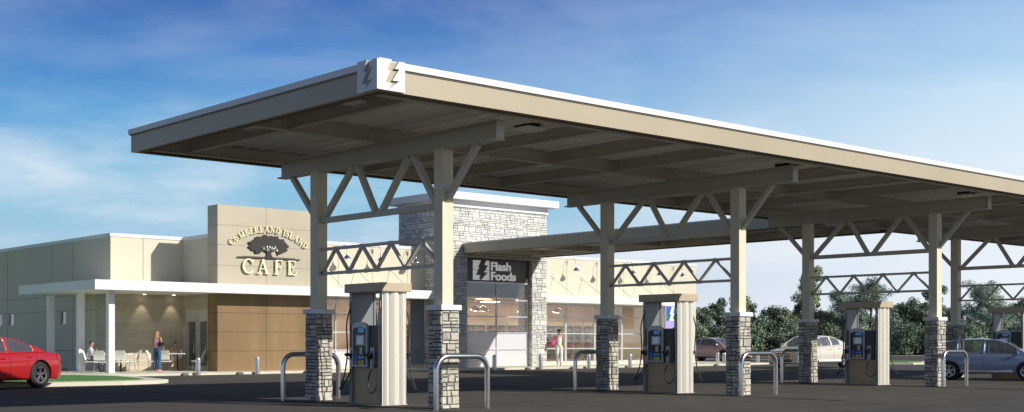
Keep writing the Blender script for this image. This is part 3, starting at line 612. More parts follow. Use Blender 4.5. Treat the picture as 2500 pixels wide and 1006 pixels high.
# ---------------------------------------------------------------- pipe hoop guards
def hoop(label,x0,x1,y):
    t=MB().use('pipe'); r=.30; h=1.10; pts=[(x0,y,0),(x0,y,h-r)]
    pts+=[(x0+r-r*math.cos(a),y,h-r+r*math.sin(a)) for a in [math.pi/2*k/8 for k in range(1,9)]]
    pts+=[(x1-r+r*math.sin(a),y,h-r+r*math.cos(a)) for a in [math.pi/2*k/8 for k in range(0,9)]]
    pts+=[(x1,y,0)]
    t.tube([(p[0]-x0,0,p[2]) for p in pts],.058,16); o=t.build('pipe_guard',smooth=True,angle=60); o.location=(x0,y,0)
    return tag(o,label,'pipe guard','hoop guards around the column bases')
names=['first','second','third']
hoop('nearest steel hoop guard, in front of the nearest front column',-.38,.98,-.30)
hoop('steel hoop guard beside the rear column left of the nearest pump',-.41,1.15,5.5)
hoop('steel hoop guard in front of the second front column',9.60,11.05,-.22)
hoop('steel hoop guard beside the rear column in front of the glass store front',9.24,10.75,5.45)
hoop('steel hoop guard crossing the rear wheel of the blue car',19.56,21.0,-.2)
hoop('steel hoop guard overlapping the grille of the white sedan',19.03,20.5,5.42)
hoop('steel hoop guard behind the blue car',29.1,30.5,5.42)
hoop('steel hoop guard at the far end column outside the right edge',29.3,30.8,-.2)
# ---------------------------------------------------------------- bollards and kerb blocks
def bollard():
    b=MB().use('bright'); r=.105; b.lathe([(r,0),(r,.66),(.1,.70),(.075,.735),(.035,.755),(0,.76)],(0,0,0),20)
    o=b.build('bollard',smooth=True,angle=50); return o
bo=None
for x,y,l in ((8.95,27.45,'steel bollard in front of the seated woman at the cafe'),(11.75,27.45,'steel bollard in front of the bronze wall'),(24.35,26.4,'steel bollard in front of the stone tower entrance, behind the nearest hoop'),(27.35,26.3,'steel bollard in front of the right stone pier of the tower'),(30.75,26.25,'steel bollard just left of the second rear stone column'),(33.9,26.25,'steel bollard standing left of the second fuel dispenser'),(45.63,29.73,'left one of the two bollards in front of the pink sedan'),(43.0,27.1,'right one of the two bollards in front of the pink sedan'),(46.5,27.3,'steel bollard seen under the second hoop guard')):
    if bo is None: bo=bollard(); o=bo
    else: o=bo.copy(); C.objects.link(o)
    o.location=(x,y,0); tag(o,l,'bollard','steel bollards along the sidewalk')
first=None
for x,y,l in ((8.4,27.5,'small grey kerb block left of the bollard by the seated woman'),(10.95,27.5,'small grey kerb block left of the bollard by the bronze wall'),(14.3,27.5,'small grey kerb block at the right end of the bronze wall'),(26.6,26.42,'small grey kerb block before the right stone pier'),(29.7,26.35,'small grey kerb block right of the walking woman'),(41.3,26.3,'small grey kerb block before the two bollards by the pink sedan')):
    if first is None: 
        b=MB().use('blk'); b.prism([(-.13,0),(.13,0),(.12,.10),(-.12,.10)],lambda u,v,d:(u,d,v),-.06,.06); first=b.build('kerb_block',bevel=.006); o=first
    else: o=first.copy(); C.objects.link(o)
    o.location=(x,y,0); tag(o,l,'kerb block','grey blocks along the kerb')
# ---------------------------------------------------------------- lettering
def text(body,size,x,z,Y,m,par,ext=.03,off=0,name='letters',sx=1):
    cu=bpy.data.curves.new(name,'FONT'); cu.body=body; cu.size=size; cu.extrude=ext; cu.offset=off; cu.space_character=1.0
    o=bpy.data.objects.new('tmp',cu); C.objects.link(o); bpy.context.view_layer.update()
    me=bpy.data.meshes.new_from_object(o.evaluated_get(bpy.context.evaluated_depsgraph_get())); bpy.data.objects.remove(o)
    r=bpy.data.objects.new(name,me); me.materials.clear(); me.materials.append(M[m]); C.objects.link(r)
    for v in me.vertices: v.co=(x+v.co.x*sx,Y-v.co.z,z+v.co.y)
    me.update(); r.parent=par; return r
# serif glyphs: strokes in a unit box (x 0..w, y 0..1): (x0,y0,x1,y1,thickness); arcs as polylines
TH,tn=.17,.075
def arc(cx,cy,rx,ry,a0,a1,n,t0,t1):
    out=[];
    for k in range(n):
        a=math.radians(a0+(a1-a0)*k/n); c=math.radians(a0+(a1-a0)*(k+1)/n)
        w=lambda q:t0+(t1-t0)*abs(math.cos(q))
        out.append((cx+rx*math.cos(a),cy+ry*math.sin(a),cx+rx*math.cos(c),cy+ry*math.sin(c),w((a+c)/2)))
    return out
def serif(x,y,w=.30): return (x-w/2,y,x+w/2,y,.07)
GL={
'C':(.82,arc(.46,.5,.38,.47,40,320,16,tn,TH)+[(.78,.66,.78,.95,.06),(.76,.2,.78,.12,.05)]),
'A':(.92,[(.46,.98,.14,.03,tn),(.46,.98,.78,.03,TH),(.24,.34,.66,.34,.06),serif(.14,.035,.28),serif(.78,.035,.32)]),
'F':(.72,[(.20,.03,.20,.97,TH),(.2,.965,.68,.965,.07),(.2,.52,.54,.52,.065),(.67,.97,.67,.76,.05),(.54,.64,.54,.40,.05),serif(.2,.035,.34)]),
'E':(.78,[(.20,.03,.20,.97,TH),(.1,.965,.68,.965,.07),(.2,.52,.54,.52,.065),(.1,.035,.70,.035,.07),(.67,.97,.67,.76,.05),(.54,.64,.54,.40,.05),(.71,.03,.74,.26,.05)]),
'U':(.86,[(.2,.97,.2,.35,TH),(.70,.97,.70,.35,tn)]+arc(.45,.35,.25,.31,180,360,10,tn,TH*.8)+[serif(.2,.965),serif(.7,.965,.26)]),
'M':(1.1,[(.2,.03,.2,.97,tn),(.2,.97,.55,.06,TH),(.55,.06,.9,.97,tn),(.9,.97,.9,.03,TH),serif(.2,.035,.26),serif(.9,.035),serif(.16,.965,.2),serif(.92,.965,.2)]),
'B':(.78,[(.2,.03,.2,.97,TH)]+arc(.38,.74,.25,.225,-90,90,8,.06,TH*.8)+arc(.40,.275,.28,.245,-90,90,8,.06,TH)+[(.1,.965,.4,.965,.065),(.2,.52,.4,.52,.06),(.1,.035,.42,.035,.065)]),
'R':(.88,[(.2,.03,.2,.97,TH)]+arc(.38,.73,.25,.235,-90,90,8,.06,TH*.9)+[(.1,.965,.4,.965,.065),(.2,.495,.4,.495,.06),(.42,.5,.78,.04,TH*.85),serif(.2,.035),serif(.8,.035,.2)]),
'L':(.74,[(.2,.03,.2,.97,TH),serif(.2,.965),(.1,.035,.66,.035,.07),(.67,.03,.70,.28,.05)]),
'N':(.94,[(.2,.03,.2,.97,tn),(.18,.95,.74,.06,TH),(.74,.97,.74,.03,tn),serif(.2,.035,.26),serif(.16,.965,.22),serif(.74,.965,.26)]),
'D':(.88,[(.2,.03,.2,.97,TH)]+arc(.38,.5,.40,.465,-90,90,12,.065,TH)+[(.1,.965,.4,.965,.065),(.1,.035,.4,.035,.065)]),
'I':(.42,[(.21,.03,.21,.97,TH),serif(.21,.965),serif(.21,.035)]),
'S':(.66,arc(.34,.735,.22,.225,50,230,9,.07,.12)+arc(.34,.265,.24,.225,90,-130,10,.08,.13)+[(.34-.17,.56,.52,.40,.16),(.54,.95,.54,.76,.05),(.11,.05,.11,.25,.05)]),
' ':(.45,[])}
def glyph(mb,ch,pos,h,ang,Y,dep,m):
    w,st=GL[ch]; ca,sa=math.cos(ang),math.sin(ang); mb.use(m)
    for q,(x0,y0,x1,y1,t) in enumerate(st):
        dx,dy=x1-x0,y1-y0; l=math.hypot(dx,dy) or 1; px,py=-dy/l*t/2,dx/l*t/2; e=.02; ex,ey=dx/l*e,dy/l*e
        P=[(x0+px-ex,y0+py-ey),(x1+px+ex,y1+py+ey),(x1-px+ex,y1-py+ey),(x0-px-ex,y0-py-ey)]
        P=[((u-w/2)*h,v*h) for u,v in P]; P=[(pos[0]+u*ca-v*sa,pos[1]+u*sa+v*ca) for u,v in P]
        mb.prism(P,lambda u,v,d:(u,Y-d,v),0,dep+.0006*(q%7))
cs=thing('cafe_sign','cream raised letters reading CUMBERLAND ISLAND CAFE around a black oak tree emblem','sign',(0,0,0))
SY=29.26
cxr,czr,Rr_=13.40,3.28,3.03
word='CUMBERLAND ISLAND'; h=.285; ws=[GL[c][0]*h for c in word]; kk=4.12/sum(ws); ws=[v*kk for v in ws]; tot=sum(ws); a=math.pi/2+tot/2/Rr_
for c,wd in zip(word,ws):
    am=a-wd/2/Rr_; a-=wd/Rr_
    if c==' ': continue
    mb=MB(); glyph(mb,c,(cxr+Rr_*math.cos(am),czr+Rr_*math.sin(am)),h,am-math.pi/2,SY-.03,.04,'letter'); mb.build('letter',cs)
x=12.30
for c,adv in zip('CAFE',(.76,.80,.70,.66)):
    mb=MB(); glyph(mb,c,(x,4.43),.655,0,SY-.03,.05,'letter'); mb.build('letter',cs); x+=adv
# oak emblem: irregular crown outline, trunk, ground bars, pale gaps between the limbs
r=random.Random(3); cx,cz=13.38,5.71; pts=[]
N=96
for k in range(N):
    a=2*math.pi*k/N; rx=1.0; rz=.455 if math.sin(a)>0 else .42
    lob=1+.05*math.sin(a*11+1)+.045*math.sin(a*17+2)+r.uniform(-.045,.045)
    z=cz+rz*math.sin(a)*lob
    if math.sin(a)<0 and abs(math.cos(a))<.42: z=cz-.20+.1*abs(math.cos(a))-(.04*r.random())
    pts.append((cx+rx*math.cos(a)*lob*(1-.06*(math.sin(a)>.4)),z))
b=MB().use('treeblk'); fn=lambda u,v,d:(u,SY-.02-d,v); b.prism(pts,fn,0,.03); b.build('tree_crown',cs)
b=MB().use('treeblk'); b.prism([(cx-.24,5.15),(cx+.26,5.15),(cx+.14,5.26),(cx+.09,5.42),(cx+.12,5.62),(cx-.10,5.62),(cx-.07,5.42),(cx-.13,5.26)],fn,0,.033)
for s in (-1,1): b.bar((cx+s*.06,SY-.035,5.42),(cx+s*.42,SY-.035,5.60),.05,.055,up=(0,1,0))
b.build('tree_trunk',cs)
b=MB().use('treeblk'); b.box(11.78,15.03,SY-.05,SY-.02,5.125,5.165); b.box(12.05,14.75,SY-.045,SY-.02,5.175,5.20); b.build('ground_line',cs)
b=MB().use('wskirt')
for k in range(22):
    a=r.uniform(.1,3.04); d=r.uniform(.08,.34); px,pz=cx+d*1.7*math.cos(a),5.46+d*.75*math.sin(a); s=r.uniform(.018,.042)*(1.4 if abs(px-cx)<.12 else 1)
    b.prism([(px-s,pz),(px,pz-s*1.5),(px+s,pz+.2*s),(px+.2*s,pz+s*1.6)],fn,.031,.036)
b.build('crown_gaps',cs)
# store sign in the tower
ss=thing('store_sign','brown sign board with pale bolt emblem and the words Flash Foods above the entrance glass','sign',(0,0,0))
YB=28.45
MB().use('signbg').box(PL+.02,PR-.02,YB,YB+.04,4.5,5.6).build('sign_board',ss)
ex0,ex1,ez0,ez1=24.68,25.76,4.53,5.52
fnS=lambda u,v,d:(ex0+u*(ex1-ex0),YB-d,ez0+v*(ez1-ez0))
b=MB().use('signw')
# four pale quarters left and right of a dark bolt
for poly in ([(0,.515),(.30,.515),(.37,.66),(.27,.62),(.49,1),(0,1)],[(0,0),(.44,0),(.36,.10),(.45,.24),(.17,.24),(.29,.49),(0,.49)],[(.83,1),(.70,.77),(.93,.77),(.78,.515),(1,.515),(1,1)],[(.67,.40),(.93,.40),(.50,.0),(1,0),(1,.49),(.74,.49)]): b.prism(poly,fnS,.001,.03)
b.build('bolt_emblem',ss)
text('Flash',.60,25.84,5.05,YB-.025,'signw',ss,.02,.014,'letters',1.18); text('Foods',.60,25.84,4.55,YB-.025,'signw',ss,.02,.014,'letters',1.18)
# hanging blue and green sign
hs=thing('hanging_sign','blue, green and lilac sign with white bolt, hanging under the awning end','sign',(0,0,0))
fnH=lambda u,v,d:(39.26+u,28.40-d,2.2+v)
b=MB().use('purple'); b.box(39.22,40.42,28.40,28.46,2.17,3.5); b.build('backing',hs)
b=MB().use('sblue'); b.prism([(.05,.70),(1.10,.70),(1.10,1.24),(.05,1.24)],fnH,.001,.01); b.use('sgreen'); b.prism([(.05,.42),(1.10,.42),(1.10,.70),(.05,.70)],fnH,.001,.01); b.build('colour_field',hs)
b=MB().use('white'); b.prism([(.26,.41),(.72,.41),(.66,.54),(.56,.54),(.74,.86),(.62,.86),(.76,1.23),(.50,1.23),(.32,.78),(.46,.78)],fnH,.012,.022); b.build('bolt_emblem',hs)
# ---------------------------------------------------------------- interior things
def cooler(x,y,lab,seed,first=None):
    r=random.Random(seed); t=thing('display_cooler',lab,'cooler',(x,y,.12),0,'coolers along the back wall of the shop')
    b=MB().use('cooler'); w=1.55
    b.box(0,w,.0,.62,2.25,2.5); b.box(0,w,0,.62,0,.2); b.box(0,w,.58,.62,.2,2.25)
    for xx in (0,.755,w-.04): b.box(xx,xx+.04,0,.58,.2,2.25)
    for z in (.55,.90,1.25,1.60,1.93): b.box(.04,w-.04,.03,.58,z,z+.025)
    b.build('cabinet',t)
    b=MB().use('prod')
    for z in (.21,.575,.925,1.275,1.625,1.955):
        xx=.06
        while xx<w-.12:
            ww=r.uniform(.09,.18); hh=r.uniform(.17,.27); 
            if not (.70<xx<.80): b.box(xx,xx+ww-.012,.12,.4,z,z+hh)
            xx+=ww
    b.build('products',t); return t
pos=['left of the walking woman','right of the walking woman','','','','','','','','','','']
cds=[]
k=0
for x in [24.4+1.62*i for i in range(12)]:
    xi=k; k+=1
    c=cooler(x,36.5,['first','second','third','fourth','fifth','sixth','seventh','eighth','ninth','tenth','eleventh','twelfth'][xi]+' lit display cooler from the left on the rear shop wall, full of packaged goods',200+xi)
def pendant(x,y,z,lab):
    t=thing('pendant_lamp',lab,'pendant lamp',(x,y,0),0,'pendant lamps inside the shop')
    b=MB().use('chrome'); b.tube([(0,0,z+.3),(0,0,3.74)],.008,6); b.build('cord',t)
    b=MB().use('chrome'); b.lathe([(.03,z+.30),(.12,z+.27),(.24,z+.18),(.29,z+.05),(.30,z),(.285,z),(.23,z+.16),(.11,z+.25),(0,z+.27)],(0,0,0),20); b.build('lamp_shade',t,smooth=True)
    b=MB().use('lampglow'); b.lathe([(0,z-.02),(.12,z+.0),(.16,z+.06),(.1,z+.13),(0,z+.15)],(0,0,0),14); b.build('bulb',t,smooth=True)
for x,y,l in ((17.6,31.4,'pendant lamp behind the window right of the bronze wall'),(20.6,31.6,'pendant lamp behind the cafe window beside the nearest pump'),(25.0,31,'pendant lamp at the left edge of the entrance glass'),(26.2,31.4,'pendant lamp in the middle of the entrance glass'),(27.5,31.6,'pendant lamp right of the middle mullion of the entrance glass'),(28.3,31.9,'rightmost pendant lamp behind the entrance glass'),(31.0,31.8,'pendant lamp above the walking woman'),(33.8,31.8,'pendant lamp behind the window left of the second rear column')): pendant(x,y,3.05,l)
# ---------------------------------------------------------------- cafe furniture
def chair_mesh():
    t=thing('cafe_chair','','chair')
    b=MB().use('chairf')
    for s in (-1,1):
        x=s*.21
        b.tube([(x,.20,0),(x*.95,.14,.44)],.011,6); b.tube([(x*1.05,-.24,0),(x*.95,-.14,.44),(x*.95,-.22,.62)],.011,6); b.tube([(x*.95,.14,.43),(x*.95,-.14,.43)],.011,6)
    b.build('frame',t,smooth=True)
    b=MB().use('chairw'); n=6
    def sheet(P,th): # P grid of points, thickness along given normal
        pass
    b.prism([(-.23,.42+.02),(.20,.45),(.235,.44),(.24,.425),(.2,.425),(-.23,.405)],lambda u,v,d:(d,u,v),-.22,.22); b.build('seat',t,bevel=.008)
    b=MB().use('chairw'); prof=[(-.19,.50),(-.205,.60),(-.24,.72),(-.30,.84),(-.33,.90)]
    poly=prof+[(y-.018,z+.002) for y,z in prof[::-1]]
    b.prism(poly,lambda u,v,d:(d*(1-.10*(v>.88)),u,v),-.225,.225); b.build('backrest',t,bevel=.008)
    return t
# rz: direction the sitter faces is +Y local
chs=[((6.30,31.9),-128,'white cafe chair carrying the seated man'),((6.15,30.6),-42,'white cafe chair with its back to us, left of the nearest awning column'),((7.19,30.9),-42,'white cafe chair seen from behind, right of the nearest awning column'),((8.05,31.72),48,'white cafe chair turned left, at the right end of the left table'),((8.80,31.14),-130,'white cafe chair turned right, just left of the standing woman'),((9.23,30.95),-42,'white cafe chair seen from behind, just right of the standing woman'),((10.55,30.5),48,'rightmost white cafe chair, in front of the glass doors'),((10.25,32.0),145,'white cafe chair carrying the seated woman')]
proto=chair_mesh(); proto.name='cafe_chair'
for k,((x,y),rz,l) in enumerate(chs):
    o=proto if k==0 else dup(proto)
    o.location=(x,y,.1); o.rotation_euler=(0,0,math.radians(rz)); o.scale=(1.08,1.05,1.02); o['label']=l; o['group']='white cafe chairs on the terrace'
def table(x,y,l,w,lab):
    t=thing('cafe_table',lab,'table',(x,y,.1),-.73,'white cafe tables on the terrace')
    MB().use('chairw').box(-w/2,w/2,-.36,.36,.745,.785).build('table_top',t,bevel=.006)
    b=MB().use('pblack')
    for s in ((0,) if w<1 else (-.35,.35)): b.tube([(s,0,.02),(s,0,.745)],.035,10); b.lathe([(0,.03),(.22,.012),(.22,0)],(s,0,0),20)
    b.build('pedestal',t,smooth=True)
table(7.06,31.5,0,1.50,'long white cafe table in front of the seated man'); table(10.0,31.35,0,.82,'small white cafe table in front of the seated woman')
# ---------------------------------------------------------------- people
def skin(name,nodes,edges,m,par,sub=2,roots=()):
    bm=bmesh.new(); ly=bm.verts.layers.skin.verify(); V={}
    for k,(x,y,z,*r) in nodes.items():
        v=bm.verts.new((x,y,z)); v[ly].radius=(r[0],r[-1]); V[k]=v
    for a,b in edges: bm.edges.new((V[a],V[b]))
    for k in roots: V[k][ly].use_root=True
    me=bpy.data.meshes.new(name); bm.to_mesh(me); bm.free(); me.materials.append(M[m])
    o=bpy.data.objects.new(name,me); C.objects.link(o); o.parent=par
    md=o.modifiers.new('skin','SKIN'); md.use_smooth_shade=True; s=o.modifiers.new('sub','SUBSURF'); s.levels=s.render_levels=sub
    dg=bpy.context.evaluated_depsgraph_get(); dg.update(); m2=bpy.data.meshes.new_from_object(o.evaluated_get(dg)); o.modifiers.clear(); o.data=m2
    m2.polygons.foreach_set('use_smooth',[True]*len(m2.polygons))
    return o
def chainE(*ks): return list(zip(ks,ks[1:]))
def body(par,J,sk,h=1.0,sub=2):
    """J: joint positions; one continuous skinned body with fingers"""
    n={}; e=[]
    def P(k,r,r2=None): x,y,z=J[k]; n[k]=(x,y,z,r,r2 or r)
    P('pelvis',.125,.095);P('waist',.10,.08);P('chest',.12,.09);P('upchest',.11,.08);P('neck',.045);P('headb',.062,.07);P('head',.076,.092);P('crown',.058,.07)
    e+=chainE('pelvis','waist','chest','upchest','neck','headb','head','crown')
    for s in 'LR':
        P('sh'+s,.052);P('el'+s,.037);P('wr'+s,.024);P('pa'+s,.030,.018)
        e+=chainE('upchest','sh'+s,'el'+s,'wr'+s,'pa'+s)
        P('hip'+s,.085);P('kn'+s,.055);P('an'+s,.036);P('toe'+s,.034,.024)
        e+=chainE('pelvis','hip'+s,'kn'+s,'an'+s,'toe'+s)
    roots=['pelvis']
    for s in 'LR':
        w=Vector(J['wr'+s]); p=Vector(J['pa'+s]); d=(p-w).normalized(); side=d.cross(Vector((0,1,0)))
        if side.length<.2: side=d.cross(Vector((1,0,0)))
        side.normalize(); up=side.cross(d)
        for i,(off,ln) in enumerate(((-.024,.062),(-.008,.074),(.008,.070),(.024,.056))):
            a=p+side*off; b=a+d*ln*.6+up*.006; c=b+d*ln*.35+up*.022
            for q,v,r in (('a',a-d*.01,.009),('b',b,.008),('c',c,.006)): n[f'{s}{i}{q}']=(*v,r)
            e+=chainE(f'{s}{i}a',f'{s}{i}b',f'{s}{i}c'); roots.append(f'{s}{i}a')
        a=w+d*.03+side*-.02; b=a+d*.03-side*.03; c=b+d*.025-side*.006
        for q,v,r in (('a',a,.011),('b',b,.009),('c',c,.007)): n[f'{s}t{q}']=(*v,r)
        e+=chainE(f'{s}ta',f'{s}tb',f'{s}tc'); roots.append(f'{s}ta')
    # nose, ears
    h0=Vector(J['head']); f=J.get('face',Vector((0,1,0))); f=Vector(f).normalized(); sd=f.cross(Vector((0,0,1)))
    n['no1']=(*(h0+f*.07+Vector((0,0,.0))),.016); n['no2']=(*(h0+f*.098+Vector((0,0,-.022))),.012); e.append(('no1','no2')); roots.append('no1')
    for q,sg in (('l',-1),('r',1)):
        n['ea'+q]=(*(h0+sd*sg*.07-Vector((0,0,.01))),.012); n['eb'+q]=(*(h0+sd*sg*.082-f*.01+Vector((0,0,.02))),.014); e.append(('ea'+q,'eb'+q)); roots.append('ea'+q)
    o=skin('body',n,e,sk,par,sub,roots)
    b=MB().use('pblack')
    for sg in (-1,1):
        c=h0+f*.088+sd*sg*.03+Vector((0,0,.008)); b.lathe([(0,-.008),(.009,0),(0,.008)],tuple(c),8)
    b.build('eyes',par); b=MB().use('redlamp'); c=h0+f*.086+Vector((0,0,-.052)); b.bar(c-sd*.02,c+sd*.02,.012,.010); b.build('mouth',par)
    return o
def sub(J,spec): return {k:(*J[k],*((r,) if not isinstance(r,tuple) else r)) for k,r in spec.items()}
def stand(**kw):
    J=dict(pelvis=(0,0,.96),waist=(0,0,1.10),chest=(0,0,1.25),upchest=(0,0,1.37),neck=(0,.0,1.47),headb=(0,.015,1.53),head=(0,.02,1.59),crown=(0,.01,1.655),
      shL=(-.165,0,1.385),elL=(-.21,-.03,1.10),wrL=(-.20,.06,.86),paL=(-.195,.08,.79),shR=(.165,0,1.385),elR=(.21,-.03,1.10),wrR=(.20,.06,.86),paR=(.195,.08,.79),
      hipL=(-.09,0,.90),knL=(-.10,.02,.50),anL=(-.10,-.03,.09),toeL=(-.11,.11,.03),hipR=(.09,0,.90),knR=(.10,.02,.50),anR=(.10,-.03,.09),toeR=(.11,.11,.03)); J.update(kw); return J
def trousers(par,J,m,flare=.0,name='trousers'):
    n=sub(J,dict(pelvis=(.142,.112),hipL=.102,knL=.070,anL=.052+flare,hipR=.102,knR=.070,anR=.052+flare)); 
    w=J['waist']; p=J['pelvis']; n['w']=(p[0]+(w[0]-p[0])*.6,p[1]+(w[1]-p[1])*.6,p[2]+(w[2]-p[2])*.6,.115,.09)
    return skin(name,n,chainE('w','pelvis','hipL','knL','anL')+chainE('pelvis','hipR','knR','anR'),m,par,2,('pelvis',))
def top(par,J,m,sleeves=0,name='top'):
    n=sub(J,dict(waist=(.112,.092),chest=(.133,.103),upchest=(.118,.088))); p=J['pelvis'];w=J['waist']
    n['p']=(p[0],p[1]-.01,p[2]-.045,.16,.142); e=chainE('p','waist','chest','upchest')
    if sleeves:
        for s in 'LR':
            n['sh'+s]=(*J['sh'+s],.064); n['el'+s]=(*J['el'+s],.050); e+=chainE('upchest','sh'+s,'el'+s)
            if sleeves>1: n['wr'+s]=(*J['wr'+s],.034); e+=[('el'+s,'wr'+s)]
    else:
        for s in 'LR':
            x,y,z=J['sh'+s]; n['st'+s]=(x*.62,y,z+.035,.03); e.append(('upchest','st'+s))
    return skin(name,n,e,m,par,2,('chest',))
def shoes(par,J,m,heel=0):
    n={}; e=[]
    for s in 'LR':
        a=Vector(J['an'+s]); t=Vector(J['toe'+s]); n['a'+s]=(*(a+Vector((0,-.03,-.035+heel))),.042,.036); n['b'+s]=(*t,.042,.028); n['c'+s]=(*(t+(t-a).normalized()*.06*Vector((1,1,.3)) ),.034,.022); e+=chainE('a'+s,'b'+s,'c'+s)
    return skin('shoes',n,e,m,par,1,('aL','aR'))
def hair(par,nodes,edges,m,name='hair'): return skin(name,nodes,edges,m,par,2,(list(nodes)[0],))
def person(label,x,y,z,rz,scale=1.0):
    t=thing('person',label,'person',(x,y,z),math.radians(rz)); t.scale=(scale,)*3; return t
# standing woman seen from behind, looking right, bag under her arm
t=person('standing woman in pink tank top and blue flared jeans with long blond hair',8.65,30.55,.1,-62,1.05)
J=stand(elR=(.25,-.05,1.12),wrR=(.21,.13,.95),paR=(.19,.19,.90),elL=(-.23,.0,1.12),wrL=(-.17,.17,1.02),paL=(-.14,.23,1.0),face=(.5,.85,0))
body(t,J,'skin2'); trousers(t,J,'jean',.032); top(t,J,'pink'); shoes(t,J,'pink')
hair(t,{'a':(0,-.0,1.665,.075,.09),'b':(-.01,-.05,1.60,.09,.08),'c':(-.03,-.095,1.48,.085,.05),'d':(-.06,-.115,1.34,.075,.04),'e':(-.07,-.12,1.22,.045,.03)},chainE('a','b','c','d','e'),'hair1')
b=MB().use('bagblk'); b.box(.10,.30,-.13,.05,1.05,1.22); b.build('shoulder_bag',t,bevel=.02)
b=MB().use('bagblk'); b.tube([(.2,-.08,1.2),(.17,-.08,1.38),(.13,0,1.45),(.17,.07,1.36),(.2,.03,1.2)],.009,6); b.build('bag_strap',t)
# walking woman
t=person('walking woman in black cap, white top and pale trousers with a pink bag',30.0,27.7,.1,150,1.14)
J=stand(hipL=(-.09,0,.90),knL=(-.08,.13,.50),anL=(-.05,.10,.10),toeL=(-.05,.24,.03),hipR=(.09,0,.90),knR=(.07,.03,.49),anR=(.03,-.20,.16),toeR=(.03,-.09,.04),
  elL=(-.22,-.03,1.12),wrL=(-.24,.0,.88),paL=(-.245,.01,.81),elR=(.23,-.08,1.14),wrR=(.22,.06,1.02),paR=(.20,.12,1.02),face=(.35,.9,-.05))
body(t,J,'skin2'); trousers(t,J,'wskirt',.03); top(t,J,'wskirt'); shoes(t,J,'wskirt')
hair(t,{'a':(0,-.02,1.655,.07,.08),'b':(0,-.06,1.58,.07,.06),'c':(0,-.08,1.50,.04,.04)},chainE('a','b','c'),'hair2')
b=MB().use('cap'); b.lathe([(.098,1.625),(.1,1.66),(.085,1.70),(.05,1.725),(0,1.73)],(0,0,0),20); b.prism([(-.08,.05),(.08,.05),(.07,.17),(0,.20),(-.07,.17)],lambda u,v,d:(u+.02,v,1.625+d-.06*v),0,.012); b.build('baseball_cap',t,smooth=True)
n={'a':(-.13,.0,.98,.05),'b':(0,.10,.95,.055),'c':(.13,.0,.98,.05),'d':(0,-.09,.96,.055)}; skin('waist_shirt',n,chainE('a','b','c','d')+[('d','a')],'yellow',t,1,('a',))
b=MB().use('bagpink'); b.prism([(-.12,0),(.14,0),(.11,.30),(-.09,.30)],lambda u,v,d:(.24+d,u-.04,.92+v),0,.12); b.build('shoulder_bag',t,bevel=.03)
b=MB().use('bagpink'); b.tube([(.28,-.08,1.2),(.2,-.05,1.38),(.15,0,1.44),(.2,.05,1.38),(.28,.06,1.2)],.014,6); b.build('bag_strap',t)
b=MB().use('seatd'); n={'a':(-.22,-.1,.62,.07,.05),'b':(-.2,-.16,.56,.08,.05)}; skin('carried_bag',n,[('a','b')],'seatd',t,1,('a',))
# seated man
t=person('seated man in pale shirt and dark jeans, hand at his chin',6.25,32.0,.1,-118,1.04)
J=dict(pelvis=(0,-.02,.54),waist=(0,-.02,.68),chest=(0,.02,.83),upchest=(0,.05,.95),neck=(0,.07,1.05),headb=(0,.09,1.11),head=(0,.10,1.17),crown=(0,.09,1.235),
 shL=(-.17,.05,.96),elL=(-.2,.20,.74),wrL=(-.02,.30,.86),paL=(.0,.27,.92),shR=(.17,.05,.96),elR=(.22,.14,.70),wrR=(.12,.36,.72),paR=(.08,.42,.73),
 hipL=(-.09,.0,.53),knL=(-.06,.44,.62),anL=(.12,.50,.30),toeL=(.17,.61,.26),hipR=(.09,.0,.53),knR=(.10,.43,.52),anR=(.10,.36,.09),toeR=(.11,.49,.03),face=(.55,.8,0))
body(t,J,'skin2'); trousers(t,J,'jeand'); top(t,J,'shirt',2,'shirt'); shoes(t,J,'cap')
hair(t,{'a':(0,.09,1.235,.075,.09),'b':(0,.045,1.20,.08,.075),'c':(0,.035,1.13,.065,.05)},chainE('a','b','c'),'hair2')
# seated woman
t=person('seated woman with short dark hair, floral top and white skirt, legs crossed',10.22,32.0,.1,160,1.02)
J=dict(pelvis=(0,-.02,.54),waist=(0,-.01,.68),chest=(0,.03,.83),upchest=(0,.06,.94),neck=(0,.08,1.03),headb=(.01,.10,1.09),head=(.015,.11,1.15),crown=(.015,.10,1.21),
 shL=(-.155,.06,.95),elL=(-.20,.12,.72),wrL=(-.08,.30,.80),paL=(-.05,.36,.81),shR=(.155,.06,.95),elR=(.20,.20,.78),wrR=(.12,.22,.98),paR=(.10,.20,1.04),
 hipL=(-.085,.0,.53),knL=(-.04,.42,.60),anL=(.17,.56,.26),toeL=(.22,.68,.20),hipR=(.085,.0,.53),knR=(.07,.42,.50),anR=(.0,.42,.12),toeR=(.0,.53,.03),face=(.5,.85,0))
body(t,J,'skin'); top(t,J,'floral'); n=sub(J,dict(pelvis=(.145,.115),hipL=.10,knL=.075,hipR=.10,knR=.075)); skin('skirt',n,chainE('pelvis','hipL','knL')+chainE('pelvis','hipR','knR'),'wskirt',t,2,('pelvis',)); shoes(t,J,'wskirt')
hair(t,{'a':(.015,.09,1.235,.078,.085),'b':(0,.03,1.19,.082,.075),'c':(0,.01,1.11,.07,.05),'d':(0,.02,1.05,.045,.035)},chainE('a','b','c','d'),'hair2')
